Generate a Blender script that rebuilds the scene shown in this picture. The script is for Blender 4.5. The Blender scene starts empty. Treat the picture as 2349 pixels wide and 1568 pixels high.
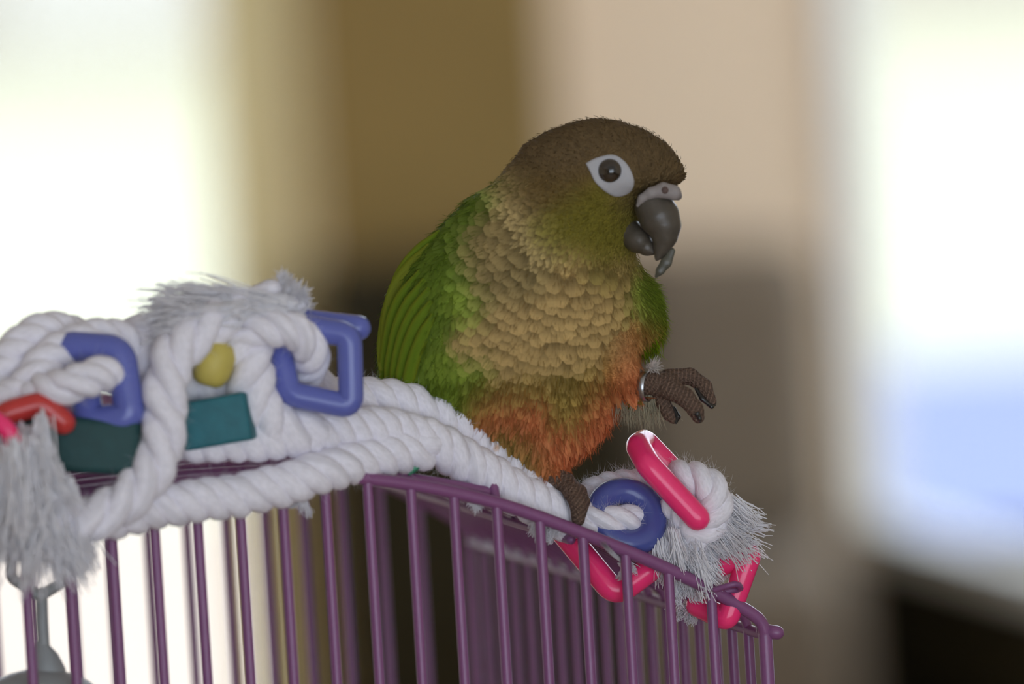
import bpy, math, random
import numpy as np
from mathutils import Vector
random.seed(7)
RNG = np.random.default_rng(11)
SC = bpy.context.scene
COL = SC.collection

# ------------------------------------------------------------------ camera
IW, IH = 2349.0, 1568.0
LENS, SENSOR = 300.0, 36.0
FPX = LENS / SENSOR * IW
PX = 1e-4                                   # one photo pixel is 0.1 mm at the focus distance
D0 = FPX * PX                               # focus distance (m)
PITCH, ROLL = math.radians(6.8), math.radians(3.4)
CAM = np.array([0.0, 0.0, 1.45])
FW_ = np.array([0, math.cos(PITCH), -math.sin(PITCH)])
_R0 = np.array([1.0, 0, 0]); _U0 = np.cross(_R0, FW_)
RT = _R0 * math.cos(ROLL) - _U0 * math.sin(ROLL)
UP = _U0 * math.cos(ROLL) + _R0 * math.sin(ROLL)
cd = bpy.data.cameras.new('camera'); cam = bpy.data.objects.new('camera', cd); COL.objects.link(cam)
cd.lens = LENS; cd.sensor_width = SENSOR; cd.clip_start = 0.05; cd.clip_end = 200
cd.dof.use_dof = True; cd.dof.focus_distance = D0 + 0.012; cd.dof.aperture_fstop = 9.0
M = [[RT[i], UP[i], -FW_[i], CAM[i]] for i in range(3)] + [[0, 0, 0, 1]]
from mathutils import Matrix
cam.matrix_world = Matrix(M)
SC.camera = cam

# ------------------------------------------------------------------ light
SC.view_settings.view_transform = 'Standard'
SC.view_settings.look = 'None'
SC.view_settings.gamma = 1.0
SC.view_settings.exposure = 0.0
SC.view_settings.use_curve_mapping = False
SC.cycles.diffuse_bounces = 6
wd = bpy.data.worlds.new('sky'); SC.world = wd; wd.use_nodes = True
bg = wd.node_tree.nodes['Background']
bg.inputs[0].default_value = (0.78, 0.85, 1.0, 1); bg.inputs[1].default_value = 4.0
sl = bpy.data.lights.new('sun_offscreen', 'SUN'); sl.energy = 6.0; sl.angle = 0.01; sl.color = (1, 0.95, 0.86)
so = bpy.data.objects.new('sun_offscreen', sl); COL.objects.link(so)
so.rotation_euler = Vector((0.45, 0.28, -0.85)).to_track_quat('-Z', 'Y').to_euler()
def portal(name, c, x_axis, n, w, h):
    # marks a window opening so the sky outside is sampled through it; gives off no light of its own
    l = bpy.data.lights.new(name, 'AREA'); l.shape = 'RECTANGLE'; l.size = w; l.size_y = h
    l.cycles.is_portal = True
    o = bpy.data.objects.new(name, l); COL.objects.link(o)
    x = Vector(x_axis).normalized(); z = -Vector(n).normalized(); y = z.cross(x)
    o.matrix_world = Matrix.Translation(Vector(c)) @ Matrix((x, y, z)).transposed().to_4x4()

# ------------------------------------------------------------------ geometry helpers
def P(u, v, w=0.0):
    """photo pixel + depth behind the focus plane (in 0.1 mm) -> world point"""
    d = D0 + w * PX
    return CAM + d * (FW_ + RT * ((u - IW / 2) / FPX) + UP * ((IH / 2 - v) / FPX))
def PP(pts): return np.array([P(*p) for p in pts])
def O(a):
    """bird frame (px, orthographic about the focus plane) -> world"""
    a = np.asarray(a, float)
    base = CAM + D0 * FW_
    return base + np.outer((a[:, 0] - IW / 2) * PX, RT) + np.outer((IH / 2 - a[:, 1]) * PX, UP) + np.outer(a[:, 2] * PX, FW_)
def ray(u, v):
    return FW_ + RT * ((u - IW / 2) / FPX) + UP * ((IH / 2 - v) / FPX)
def hit(u, v, pt, n):
    d = ray(u, v); t = np.dot(np.asarray(pt) - CAM, n) / np.dot(d, n)
    return CAM + d * t

def empty(name, loc, label=None, cat=None, group=None):
    o = bpy.data.objects.new(name, None); COL.objects.link(o); o.location = loc; o.empty_display_size = 0.01
    tag(o, label, cat, group); return o
def tag(o, label=None, cat=None, group=None, kind=None):
    for k, x in (('label', label), ('category', cat), ('group', group), ('kind', kind)):
        if x: o[k] = x
    return o
def wloc(o):
    return np.array(o.location) + (wloc(o.parent) if o.parent else 0)
def mesh(name, V, F, mat, parent=None, base=None, smooth=True, col=None, uv=None, kind=None):
    """V in world metres; F a list of faces or an (n,k) array; col per-vertex rgb; uv per-vertex"""
    V = np.asarray(V, float)
    if base is None: base = wloc(parent) if parent else V.mean(0)
    me = bpy.data.meshes.new(name)
    L = (V - base).astype(np.float32)
    if isinstance(F, np.ndarray):
        n, k = F.shape
        me.vertices.add(len(L)); me.vertices.foreach_set('co', L.ravel())
        me.loops.add(n * k); me.loops.foreach_set('vertex_index', F.astype(np.int32).ravel())
        me.polygons.add(n); me.polygons.foreach_set('loop_start', np.arange(0, n * k, k, dtype=np.int32))
        me.update(calc_edges=True); me.validate()
    else:
        me.from_pydata([tuple(x) for x in L], [], [tuple(f) for f in F]); me.update()
    if smooth: me.polygons.foreach_set('use_smooth', np.ones(len(me.polygons), bool))
    if col is not None:
        a = me.color_attributes.new('Col', 'FLOAT_COLOR', 'POINT')
        c4 = np.ones((len(L), 4), np.float32); c4[:, :3] = col; a.data.foreach_set('color', c4.ravel())
    if uv is not None:
        a = me.attributes.new('fuv', 'FLOAT_VECTOR', 'POINT')
        u3 = np.zeros((len(L), 3), np.float32); u3[:, :uv.shape[1]] = uv; a.data.foreach_set('vector', u3.ravel())
    me.materials.append(mat)
    o = bpy.data.objects.new(name, me); COL.objects.link(o)
    o.location = base - (wloc(parent) if parent else 0)
    if parent: o.parent = parent
    if kind: o['kind'] = kind
    return o

def spline(pts, step):
    """Catmull-Rom through pts (n,k), resampled about every `step`"""
    p = np.asarray(pts, float)
    if len(p) == 2: p = np.array([p[0], (p[0] + p[1]) / 2, p[1]])
    q = np.vstack([2 * p[0] - p[1], p, 2 * p[-1] - p[-2]])
    out = []
    for i in range(len(p) - 1):
        a, b, c, d = q[i:i + 4]
        n = max(2, int(np.linalg.norm((c - b)[:3]) / step))
        t = np.linspace(0, 1, n, endpoint=False)[:, None]
        out.append(0.5 * (2 * b + (c - a) * t + (2 * a - 5 * b + 4 * c - d) * t ** 2 + (3 * b - a - 3 * c + d) * t ** 3))
    out.append(p[-1:]); return np.vstack(out)
def polyround(pts, r, n=6):
    """polyline with rounded corners of radius about r"""
    p = np.asarray(pts, float); out = [p[0]]
    for i in range(1, len(p) - 1):
        a, b, c = p[i - 1], p[i], p[i + 1]
        la, lc = np.linalg.norm(a - b), np.linalg.norm(c - b)
        k = min(r, 0.45 * la, 0.45 * lc)
        s, e = b + (a - b) / la * k, b + (c - b) / lc * k
        for t in np.linspace(0, 1, n): out.append((1 - t) ** 2 * s + 2 * t * (1 - t) * b + t * t * e)
    out.append(p[-1]); return np.array(out)
def frames(p):
    t = np.gradient(p, axis=0); t /= np.linalg.norm(t, axis=1)[:, None] + 1e-12
    n = np.cross(t[0], [0.13, 0.27, 0.95]); n /= np.linalg.norm(n)
    N = [n]
    for i in range(1, len(p)):
        n = N[-1] - t[i] * np.dot(N[-1], t[i]); N.append(n / (np.linalg.norm(n) + 1e-12))
    N = np.array(N); return t, N, np.cross(t, N)
def tube(p, r, sides=8, cap=True, closed=False, flat=1.0):
    """swept round tube, hemispherical ends; returns V, F, uv(around, along)"""
    p = np.asarray(p, float); r = np.broadcast_to(np.asarray(r, float), (len(p),)).copy()
    if closed:
        t = np.roll(p, -1, 0) - np.roll(p, 1, 0); t /= np.linalg.norm(t, axis=1)[:, None]
        ax = np.cross(p[0] - p.mean(0), t[0]); ax /= np.linalg.norm(ax)
        B = np.tile(ax, (len(p), 1)); N = np.cross(B, t)
    else:
        if cap:
            t0 = p[1] - p[0]; t0 /= np.linalg.norm(t0); t1 = p[-1] - p[-2]; t1 /= np.linalg.norm(t1)
            A = np.radians([80, 50, 25]); 
            ps = [p[0] - t0 * r[0] * math.sin(a) for a in A]; rs = [r[0] * math.cos(a) for a in A]
            pe = [p[-1] + t1 * r[-1] * math.sin(a) for a in A[::-1]]; re = [r[-1] * math.cos(a) for a in A[::-1]]
            p = np.vstack([ps, p, pe]); r = np.concatenate([rs, r, re])
        t, N, B = frames(p)
    th = np.linspace(0, 2 * math.pi, sides, endpoint=False)
    V = p[:, None, :] + r[:, None, None] * (np.cos(th)[None, :, None] * N[:, None, :] + flat * np.sin(th)[None, :, None] * B[:, None, :])
    m = len(p); V = V.reshape(-1, 3)
    i = np.arange(m if closed else m - 1)[:, None] * sides; j = np.arange(sides)[None, :]
    a = i + j; b = i + (j + 1) % sides; i2 = ((np.arange(m if closed else m - 1) + 1) % m)[:, None] * sides
    F = np.stack([a, b, i2 + (j + 1) % sides, i2 + j], -1).reshape(-1, 4)
    s = np.concatenate([[0], np.cumsum(np.linalg.norm(np.diff(p, axis=0), axis=1))])
    uv = np.stack([np.tile(th / (2 * math.pi), m), np.repeat(s, sides)], 1)
    F = [tuple(f) for f in F]
    if not closed: F += [tuple(range(sides))[::-1], tuple(range((m - 1) * sides, m * sides))]
    return V, F, uv
def box(c, ax, ay, az):
    c, ax, ay, az = map(lambda x: np.asarray(x, float), (c, ax, ay, az))
    V = [c + i * ax + j * ay + k * az for i in (-1, 1) for j in (-1, 1) for k in (-1, 1)]
    F = [(0, 1, 3, 2), (4, 6, 7, 5), (0, 4, 5, 1), (2, 3, 7, 6), (0, 2, 6, 4), (1, 5, 7, 3)]
    return np.array(V), F
def aabb(x0, x1, y0, y1, z0, z1):
    return box(((x0 + x1) / 2, (y0 + y1) / 2, (z0 + z1) / 2), ((x1 - x0) / 2, 0, 0), (0, (y1 - y0) / 2, 0), (0, 0, (z1 - z0) / 2))
def bevel(o, w, seg=3):
    m = o.modifiers.new('bevel', 'BEVEL'); m.width = w; m.segments = seg; m.limit_method = 'NONE' if False else 'ANGLE'; return o

# ------------------------------------------------------------------ materials
def lin(c):
    c = np.asarray(c, float) / 255.0
    return np.where(c <= 0.04045, c / 12.92, ((c + 0.055) / 1.055) ** 2.4)
def mat(name, rgb, rough=0.5, noise=0.0, nscale=400.0, bump=0.0, bscale=2000.0, metal=0.0, spec=0.5, sub=0.0, coat=0.0):
    m = bpy.data.materials.new(name); m.use_nodes = True; nt = m.node_tree; b = nt.nodes['Principled BSDF']
    b.inputs['Roughness'].default_value = rough; b.inputs['Metallic'].default_value = metal
    b.inputs['Specular IOR Level'].default_value = spec; b.inputs['Coat Weight'].default_value = coat
    tc = nt.nodes.new('ShaderNodeTexCoord')
    n = nt.nodes.new('ShaderNodeTexNoise'); n.inputs['Scale'].default_value = nscale; n.inputs['Detail'].default_value = 4
    nt.links.new(tc.outputs['Object'], n.inputs['Vector'])
    mx = nt.nodes.new('ShaderNodeMix'); mx.data_type = 'RGBA'
    rgb = np.asarray(rgb, float)
    mx.inputs[6].default_value = (*(rgb * (1 - noise)), 1); mx.inputs[7].default_value = (*np.minimum(rgb * (1 + noise), 1), 1)
    nt.links.new(n.outputs[0], mx.inputs[0]); nt.links.new(mx.outputs[2], b.inputs['Base Color'])
    if sub:
        b.inputs['Subsurface Weight'].default_value = sub; b.inputs['Subsurface Radius'].default_value = (1, 0.6, 0.6); b.inputs['Subsurface Scale'].default_value = 0.002
    if bump:
        n2 = nt.nodes.new('ShaderNodeTexNoise'); n2.inputs['Scale'].default_value = bscale; n2.inputs['Detail'].default_value = 3
        nt.links.new(tc.outputs['Object'], n2.inputs['Vector'])
        bp = nt.nodes.new('ShaderNodeBump'); bp.inputs['Strength'].default_value = bump; bp.inputs['Distance'].default_value = 0.0005
        nt.links.new(n2.outputs[0], bp.inputs['Height']); nt.links.new(bp.outputs[0], b.inputs['Normal'])
    return m
def translucent_mix(m, amount, tint):
    nt = m.node_tree; b = nt.nodes['Principled BSDF']; out = nt.nodes['Material Output']
    t = nt.nodes.new('ShaderNodeBsdfTranslucent')
    if tint is None:
        src = b.inputs['Base Color'].links[0].from_socket; nt.links.new(src, t.inputs[0])
    else: t.inputs[0].default_value = (*tint, 1)
    mx = nt.nodes.new('ShaderNodeMixShader'); mx.inputs[0].default_value = amount
    nt.links.new(b.outputs[0], mx.inputs[1]); nt.links.new(t.outputs[0], mx.inputs[2]); nt.links.new(mx.outputs[0], out.inputs[0])
    return m
def fibre_mat(name, rgb, attr_col=False, su=10.0, sv=1.0, var=0.25, bump=0.5, rough=0.85, spec=0.2, dist=0.0003):
    """colour (constant or the Col attribute) with streaks that run along the fuv coordinate, as fibres and barbs do"""
    m = mat(name, rgb, rough, spec=spec); nt = m.node_tree; b = nt.nodes['Principled BSDF']
    for l in list(b.inputs['Base Color'].links): nt.links.remove(l)
    at = nt.nodes.new('ShaderNodeAttribute'); at.attribute_name = 'fuv'
    mp = nt.nodes.new('ShaderNodeMapping'); mp.inputs['Scale'].default_value = (su, sv, 1)
    nt.links.new(at.outputs['Vector'], mp.inputs['Vector'])
    n = nt.nodes.new('ShaderNodeTexNoise'); n.inputs['Scale'].default_value = 1.0; n.inputs['Detail'].default_value = 3
    nt.links.new(mp.outputs[0], n.inputs['Vector'])
    rm = nt.nodes.new('ShaderNodeMapRange'); rm.inputs[1].default_value = 0.25; rm.inputs[2].default_value = 0.75
    rm.inputs[3].default_value = 1 - var; rm.inputs[4].default_value = 1 + var
    nt.links.new(n.outputs[0], rm.inputs[0])
    mx = nt.nodes.new('ShaderNodeVectorMath'); mx.operation = 'SCALE'
    if attr_col:
        ac = nt.nodes.new('ShaderNodeAttribute'); ac.attribute_name = 'Col'; nt.links.new(ac.outputs['Color'], mx.inputs[0])
    else: mx.inputs[0].default_value = tuple(rgb)
    nt.links.new(rm.outputs[0], mx.inputs['Scale']); nt.links.new(mx.outputs[0], b.inputs['Base Color'])
    bp = nt.nodes.new('ShaderNodeBump'); bp.inputs['Strength'].default_value = bump; bp.inputs['Distance'].default_value = dist
    nt.links.new(n.outputs[0], bp.inputs['Height']); nt.links.new(bp.outputs[0], b.inputs['Normal'])
    return m
def glass_mat():
    m = bpy.data.materials.new('window_glass'); m.use_nodes = True; nt = m.node_tree; nt.nodes.clear()
    o = nt.nodes.new('ShaderNodeOutputMaterial'); t = nt.nodes.new('ShaderNodeBsdfTransparent'); g = nt.nodes.new('ShaderNodeBsdfGlossy')
    g.inputs['Roughness'].default_value = 0.02; t.inputs[0].default_value = (0.97, 0.99, 0.98, 1)
    mx = nt.nodes.new('ShaderNodeMixShader'); mx.inputs[0].default_value = 0.05
    nt.links.new(t.outputs[0], mx.inputs[1]); nt.links.new(g.outputs[0], mx.inputs[2]); nt.links.new(mx.outputs[0], o.inputs[0])
    return m
MT = {
 'purple': mat('purple_powder_coat', (0.215, 0.074, 0.190), 0.32, 0.10, 900, 0.05, 5000, spec=0.5),
 'cotton': fibre_mat('cotton_rope', (0.83, 0.80, 0.86), su=26, sv=900, var=0.10, bump=0.55, dist=0.0004, spec=0.1),
 'yarn': fibre_mat('cotton_yarn', (0.96, 0.94, 0.97), su=4, sv=300, var=0.06, bump=0.0, spec=0.1),
 'pink': mat('pink_plastic', (1.0, 0.045, 0.20), 0.18, 0.04, 300, spec=0.5, sub=0.25),
 'red': mat('red_plastic', (0.55, 0.045, 0.04), 0.22, 0.04, 300),
 'blue': mat('blue_plastic', (0.125, 0.15, 0.46), 0.22, 0.04, 300, sub=0.1),
 'ring': mat('dark_blue_plastic', (0.075, 0.095, 0.32), 0.22, 0.04, 300, sub=0.05),
 'teal': mat('teal_dyed_wood', (0.012, 0.13, 0.16), 0.6, 0.3, 300, 0.3, 900),
 'darkteal': mat('dark_teal_dyed_wood', (0.010, 0.055, 0.055), 0.65, 0.3, 300, 0.3, 900),
 'yellow': mat('yellow_dyed_wood', (0.55, 0.45, 0.10), 0.55, 0.12, 300, 0.2, 900),
 'green': mat('green_plastic', (0.01, 0.22, 0.10), 0.4, 0.1, 300),
 'grey_plastic': mat('grey_plastic', (0.36, 0.38, 0.38), 0.4, 0.08, 300),
 'steel': mat('steel', (0.45, 0.46, 0.48), 0.28, 0.1, 1500, metal=1.0),
 'glass': glass_mat(),
}
translucent_mix(MT['yarn'], 0.2, (0.97, 0.95, 0.97))
# the rope the bird stands on carries a few orange stains
MT['stained'] = fibre_mat('stained_cotton_rope', (0.83, 0.80, 0.86), su=26, sv=900, var=0.10, bump=0.55, dist=0.0004, spec=0.1)
_nt = MT['stained'].node_tree; _b = _nt.nodes['Principled BSDF']; _src = _b.inputs['Base Color'].links[0].from_socket
_tc = _nt.nodes.new('ShaderNodeTexCoord'); _n = _nt.nodes.new('ShaderNodeTexNoise'); _n.inputs['Scale'].default_value = 170; _n.inputs['Detail'].default_value = 1
_r = _nt.nodes.new('ShaderNodeMapRange'); _r.inputs[1].default_value = .70; _r.inputs[2].default_value = .78
_m = _nt.nodes.new('ShaderNodeMix'); _m.data_type = 'RGBA'; _m.inputs[7].default_value = (.70, .42, .24, 1)
_nt.links.new(_tc.outputs['Object'], _n.inputs['Vector']); _nt.links.new(_n.outputs[0], _r.inputs[0]); _nt.links.new(_r.outputs[0], _m.inputs[0])
_nt.links.new(_src, _m.inputs[6]); _nt.links.new(_m.outputs[2], _b.inputs['Base Color'])

# ------------------------------------------------------------------ room
YB = 5.30                                                   # back wall
NB = np.array([0, 1.0, 0]); PB = np.array([0, YB, 0])
def bx(u, v=784): return hit(u, v, PB, NB)[0]
def bz(v, u=1174): return hit(u, v, PB, NB)[2]
m_tan = mat('tan_paint', (0.86, 0.67, 0.47), 0.8, 0.05, 6)
m_brown = mat('brown_wood', (0.27, 0.175, 0.055), 0.7, 0.15, 12, spec=0.2)
m_olive = mat('olive_cream_paint', (0.74, 0.64, 0.40), 0.7, 0.05, 8)
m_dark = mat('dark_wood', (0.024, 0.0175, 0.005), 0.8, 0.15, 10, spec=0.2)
m_grey = mat('grey_brown_fabric', (0.17, 0.128, 0.085), 0.9, 0.15, 30)
m_wall = mat('beige_wall_paint', (0.70, 0.62, 0.50), 0.85, 0.05, 5)
m_floor = mat('wood_floor', (0.30, 0.20, 0.12), 0.5, 0.3, 8)
m_ceil = mat('white_ceiling_paint', (0.85, 0.83, 0.78), 0.9, 0.03, 5)
m_white = mat('white_frame_paint', (0.75, 0.73, 0.66), 0.5, 0.03, 20)
XL, YF, ZC = -2.4, -1.3, 2.45
xo_l = bx(735, 500); xo_r = bx(1925, 500)                    # opening edges on the back wall
q = np.array([xo_r, YB])
zs = bz(1252, 1950)                                          # sill height, then the oblique wall that carries it towards the camera
_r = ray(2349, 1368); _p = CAM + _r * (zs - CAM[2]) / _r[2]
dirr = _p[:2] - q; dirr /= np.linalg.norm(dirr)
nr = np.array([-dirr[1] * -1, dirr[0] * -1]); nr = np.array([dirr[1], -dirr[0]])   # points into the room (-x side)
if nr[0] > 0: nr = -nr
end = q + dirr * (YB - YF) / -dirr[1]
def struct(name, vf, m, parent=None, lab=None):
    o = mesh(name, vf[0], vf[1], m, parent, smooth=False)
    if not parent: o['kind'] = 'structure'
    if lab: o['label'] = lab
    return o
struct('floor', aabb(XL, end[0] + .3, YF, YB + .1, -0.06, 0.0), m_floor)
struct('ceiling', aabb(XL - .1, end[0] + .4, YF - .1, YB + .12, ZC, ZC + 0.1), m_ceil)
wb = struct('wall_back', aabb(xo_l, xo_r, YB, YB + .1, 0, ZC), m_tan)
struct('lintel', aabb(XL, xo_l, YB, YB + .1, 2.1, ZC), m_tan, wb)
zr = bz(555)
struct('wall_apron', aabb(bx(560), xo_l, YB, YB + .1, 0, zr), m_tan, wb)  # added low wall, blocks window light behind the lower curtain to darken it
W3A, W3B = -0.7, min(2.1, end[0] - .05)
struct('wall_left', aabb(XL - .1, XL, YF, YB + .1, 0, ZC), m_wall)
wf_ = struct('wall_front', aabb(XL, W3A, YF - .1, YF, 0, ZC), m_wall)
struct('wall_pier', aabb(W3B, end[0] + .3, YF - .1, YF, 0, ZC), m_wall, wf_)
struct('wall_apron', aabb(W3A, W3B, YF - .1, YF, 0, 0.45), m_wall, wf_)
struct('lintel', aabb(W3A, W3B, YF - .1, YF, 2.2, ZC), m_wall, wf_)
# oblique wall with its window: sill follows the photograph
d3 = np.array([dirr[0], dirr[1], 0]); n3 = np.array([nr[0], nr[1], 0]); q3 = np.array([q[0], q[1], 0])
Lr = (YB - YF) / -dirr[1]
def oblique(s0, s1, z0, z1, t=0.1):
    c = q3 + d3 * (s0 + s1) / 2 - n3 * t / 2; c[2] = (z0 + z1) / 2
    return box(c, d3 * (s1 - s0) / 2, n3 * t / 2, (0, 0, (z1 - z0) / 2))
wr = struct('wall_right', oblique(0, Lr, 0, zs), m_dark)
struct('lintel', oblique(0, Lr, 2.15, ZC), m_wall, wr)
struct('wall_pier', oblique(1.9, Lr, zs, 2.15), m_wall, wr)
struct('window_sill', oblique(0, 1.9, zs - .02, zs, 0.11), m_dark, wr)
# windows: pane, frame
def window(name, c, x, n, w, h):
    c, x, n = (np.asarray(k, float) for k in (c, x, n)); z = np.array([0, 0, 1.0])
    o = empty(name, c - z * h / 2); o['kind'] = 'structure'
    mesh('pane', *box(c, x * w / 2, n * .003, z * h / 2), MT['glass'], o, smooth=False)
    for s in (-1, 1):
        mesh('frame_rail', *box(c + s * z * (h / 2 - .01), x * (w / 2), n * .012, z * .01), m_white, o, smooth=False)
        mesh('frame_stile', *box(c + s * x * (w / 2 - .005), x * .005, n * .012, z * (h / 2 - .02)), m_white, o, smooth=False)
    portal(name + '_portal_offscreen', c + n * .06, x, n, w, h)
    return o
cl = (XL + xo_l) / 2
window('window_1', (cl, YB + .05, 1.05), (1, 0, 0), (0, -1, 0), xo_l - XL, 2.1)
cr = q3 + d3 * 0.95 - n3 * .012; cr[2] = (zs + 2.15) / 2
window('window_2', cr, d3, n3, 1.9, 2.15 - zs)
window('window_3', ((W3A + W3B) / 2, YF - .05, 1.325), (1, 0, 0), (0, 1, 0), W3B - W3A, 1.75)
# wall furnishings on the strip between the windows
def thing(name, vf, m, label, cat, parent=None, bev=0, group=None, smooth=False):
    o = mesh(name, vf[0], vf[1], m, parent, smooth=smooth)
    if bev: bevel(o, bev)
    return tag(o, label, cat, group)
thing('wood_post', aabb(bx(742), bx(1305), YB - .05, YB - .001, zr + .001, ZC), m_brown, 'brown wooden post standing between the bright window and the tan wall', 'post')
t = empty('low_cabinet', (bx(1000), YB - .1, 0), 'low dark brown wooden cabinet against the wall below the post', 'cabinet')
mesh('body', *aabb(bx(748), bx(1385), YB - .16, YB - .001, 0, zr - .015), m_dark, t, smooth=False)
mesh('top', *aabb(bx(744), bx(1390), YB - .17, YB - .001, zr - .015, zr), m_dark, t, smooth=False)
mesh('door', *aabb(bx(760), bx(1380), YB - .168, YB - .16, 0.05, zr - .03), m_dark, t, smooth=False)
t = empty('armchair', (bx(1650), YB - .12, 0), 'grey brown upholstered armchair back against the tan wall', 'armchair')
o = mesh('backrest', *aabb(bx(1420), bx(1875), YB - .14, YB - .01, bz(1200), zr - .005), m_grey, t, smooth=False); bevel(o, 0.02, 4)
o = mesh('seat', *aabb(bx(1420), bx(1875), YB - .3, YB - .01, 0.12, bz(1200)), m_grey, t, smooth=False); bevel(o, 0.02, 4)
for sx in (1465, 1830):
    for yy in (YB - .28, YB - .04): mesh('leg', *aabb(bx(sx) - .01, bx(sx) + .01, yy - .01, yy + .01, 0, 0.36), m_dark, t, smooth=False)
# gathered curtain at the edge of the bright window
m_curt = mat('olive_linen', (0.55, 0.47, 0.29), 0.9, 0.06, 60); translucent_mix(m_curt, 0.6, (0.90, 0.80, 0.50))
xs = np.linspace(bx(520), bx(722), 41); V = []; F = []
for i, x in enumerate(xs):
    y = YB - .035 + .012 * math.sin(i * 1.1)
    V += [(x, y, .02), (x, y, 2.25)]
for i in range(40): F.append((2 * i, 2 * i + 2, 2 * i + 3, 2 * i + 1))
ct = empty('curtain', (xs[20], YB - .035, .02), 'olive linen curtain gathered at the edge of the bright window', 'curtain')
mesh('fabric', V, F, m_curt, ct)
mesh('rod', *tube(np.array([(xs[0] - .05, YB - .035, 2.26), (xs[20], YB - .035, 2.26), (xs[-1] - .012, YB - .035, 2.26)]), .009, 12)[:2], m_brown, ct)
# outdoors
ZG = -0.15
struct('ground_lawn', aabb(-25, 25, YB + .12, 40, ZG - .1, ZG), mat('sunlit_lawn', (0.275, 0.272, 0.205), 0.9, 0.15, 1.5))
g0 = hit(300, 1150, (0, 0, ZG + .01), np.array([0, 0, 1.0]))
struct('ground_patio', aabb(-9, -0.3, YB + .12, g0[1], ZG - .05, ZG + .01), mat('pale_concrete', (0.25, 0.205, 0.17), 0.9, 0.06, 2))
p0 = hit(2000, 820, (0, 0, ZG + .012), np.array([0, 0, 1.0]))
pool = struct('ground_pool', aabb(0.15, 14, YB + .25, p0[1], ZG - .05, ZG + .012), mat('light_blue_pool', (0.115, 0.136, 0.225), 0.9, 0.12, 0.8, spec=0.1))
fy = hit(1174, 90, (0, 0, ZG), np.array([0, 0, 1.0]))[1]
struct('wall_garden', aabb(-25, 25, fy, fy + .2, ZG, ZG + 1.9), mat('cream_garden_wall', (0.31, 0.29, 0.25), 0.9, 0.05, 1))

# ------------------------------------------------------------------ bird cage
A = math.radians(20.5); S = 0.01025
FL = np.array([-math.cos(A), -math.sin(A), 0]); SD = np.array([-math.sin(A), math.cos(A), 0]); Z = np.array([0, 0, 1.0])
CC = P(1755, 1452, 110)                                     # eave corner of front and side
NSIDE = 19; DEPTH = S * NSIDE; WIDTH = 0.30
arch_px = [(1755, 1452), (1747, 1428), (1722, 1405), (1640, 1357), (1540, 1308), (1435, 1262), (1340, 1224), (1240, 1186), (1145, 1155), (1050, 1131), (955, 1113), (860, 1100), (765, 1092)]
prof = []
for (u, v) in arch_px:
    h = hit(u, v, CC, SD) - CC; prof.append((np.dot(h, FL), h[2]))
zt = prof[-1][1]
prof += [(0.125, zt + 0.0012), (0.15, zt + 0.0018)]
prof = np.array([p for p in prof])
prof[0] = (0, 0)
prof = np.vstack([prof, [(WIDTH - s, z) for s, z in prof[::-1][1:]]])
prof = spline(prof, 0.004)
def hz(s): return np.interp(s, prof[:, 0], prof[:, 1])
def FP(s, d=0.0, z=None): return CC + FL * s + SD * d + Z * (hz(s) if z is None else z)
def wfront(u): return 110 - 0.374 * (1755 - u)
ZB = -0.38
cage = empty('bird_cage', CC + FL * WIDTH / 2 + SD * DEPTH / 2 + Z * (ZB - .03), 'purple powder-coated wire bird cage with an arched roof', 'bird cage')
def wire(name, pts, r, sides=10, mt=MT['purple']):
    V, F, uv = tube(pts, r, sides); return mesh(name, V, F, mt, cage)
RB = 0.00122
arc = np.array([FP(s, 0, z) for s, z in prof])
wire('front_arch', arc, 0.00150, 12)
for k in range(1, NSIDE):
    wire('roof_wire', arc + SD * S * k - Z * 0.0002, 0.00112, 8)
wire('rear_arch', arc + SD * DEPTH, 0.0014, 10)
n = int((WIDTH - 0.0128) / S)
for d in (0, DEPTH):
    for k in range(n + 1):
        s = 0.0128 + k * S
        if s > WIDTH - .006: continue
        wire('bar', [FP(s, d, ZB), FP(s, d, ZB / 2), FP(s, d, hz(s) - .0006)], RB)
    for s in (0, WIDTH):
        wire('corner_post', [FP(s, d, ZB), FP(s, d, ZB / 2), FP(s, d, -0.0005)], 0.00165)
for s in (0, WIDTH):
    for k in range(1, NSIDE):
        wire('bar', [FP(s, k * S, ZB), FP(s, k * S, ZB / 2), FP(s, k * S, 0)], RB)
    wire('eave_wire', [FP(s, 0, -.0004), FP(s, DEPTH / 2, -.0004), FP(s, DEPTH, -.0004)], 0.00125)
for s in (0.045, 0.15, 0.255):
    wire('roof_brace', [FP(s, .004, hz(s) - .0024), FP(s, DEPTH / 2, hz(s) - .0024), FP(s, DEPTH - .004, hz(s) - .0024)], 0.0012)
# rounded end of the eave wire at the corner, the hook loop, the hatch wire
k0 = FP(0, 0, 0)
V, F, uv = tube(np.array([k0 + SD * .002 - FL * .0003 + Z * .0004, k0 - SD * .0006 - FL * .0016 + Z * .0002, k0 - SD * .001 - FL * .0026]), 0.00165, 12)
mesh('knob', V, F, MT['purple'], cage)
lp = np.array([P(*p) for p in [(1640, 1352, 20), (1685, 1339, 10), (1698, 1345, 35), (1692, 1352, 60), (1640, 1358, 65)]])
wire('loop_hook', spline(lp, 0.001), 0.0007, 8)
hp = [P(u, v, wfront(u) + 30) for u, v in [(700, 1076), (800, 1080), (900, 1091), (1000, 1106), (1080, 1120), (1132, 1130)]]
wire('hatch_wire', spline(hp, 0.002), 0.0013, 8)
wire('hatch_wire', [P(1132, 1112, wfront(1132) + 25), P(1134, 1126, wfront(1132) + 22), P(1136, 1142, wfront(1132) + 15)], 0.0012, 8)
for sA, sB, d in ((0, WIDTH, 0), (0, WIDTH, DEPTH)):
    wire('base_rail', [FP(sA, d, ZB), FP((sA + sB) / 2, d, ZB), FP(sB, d, ZB)], 0.0018)
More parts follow.
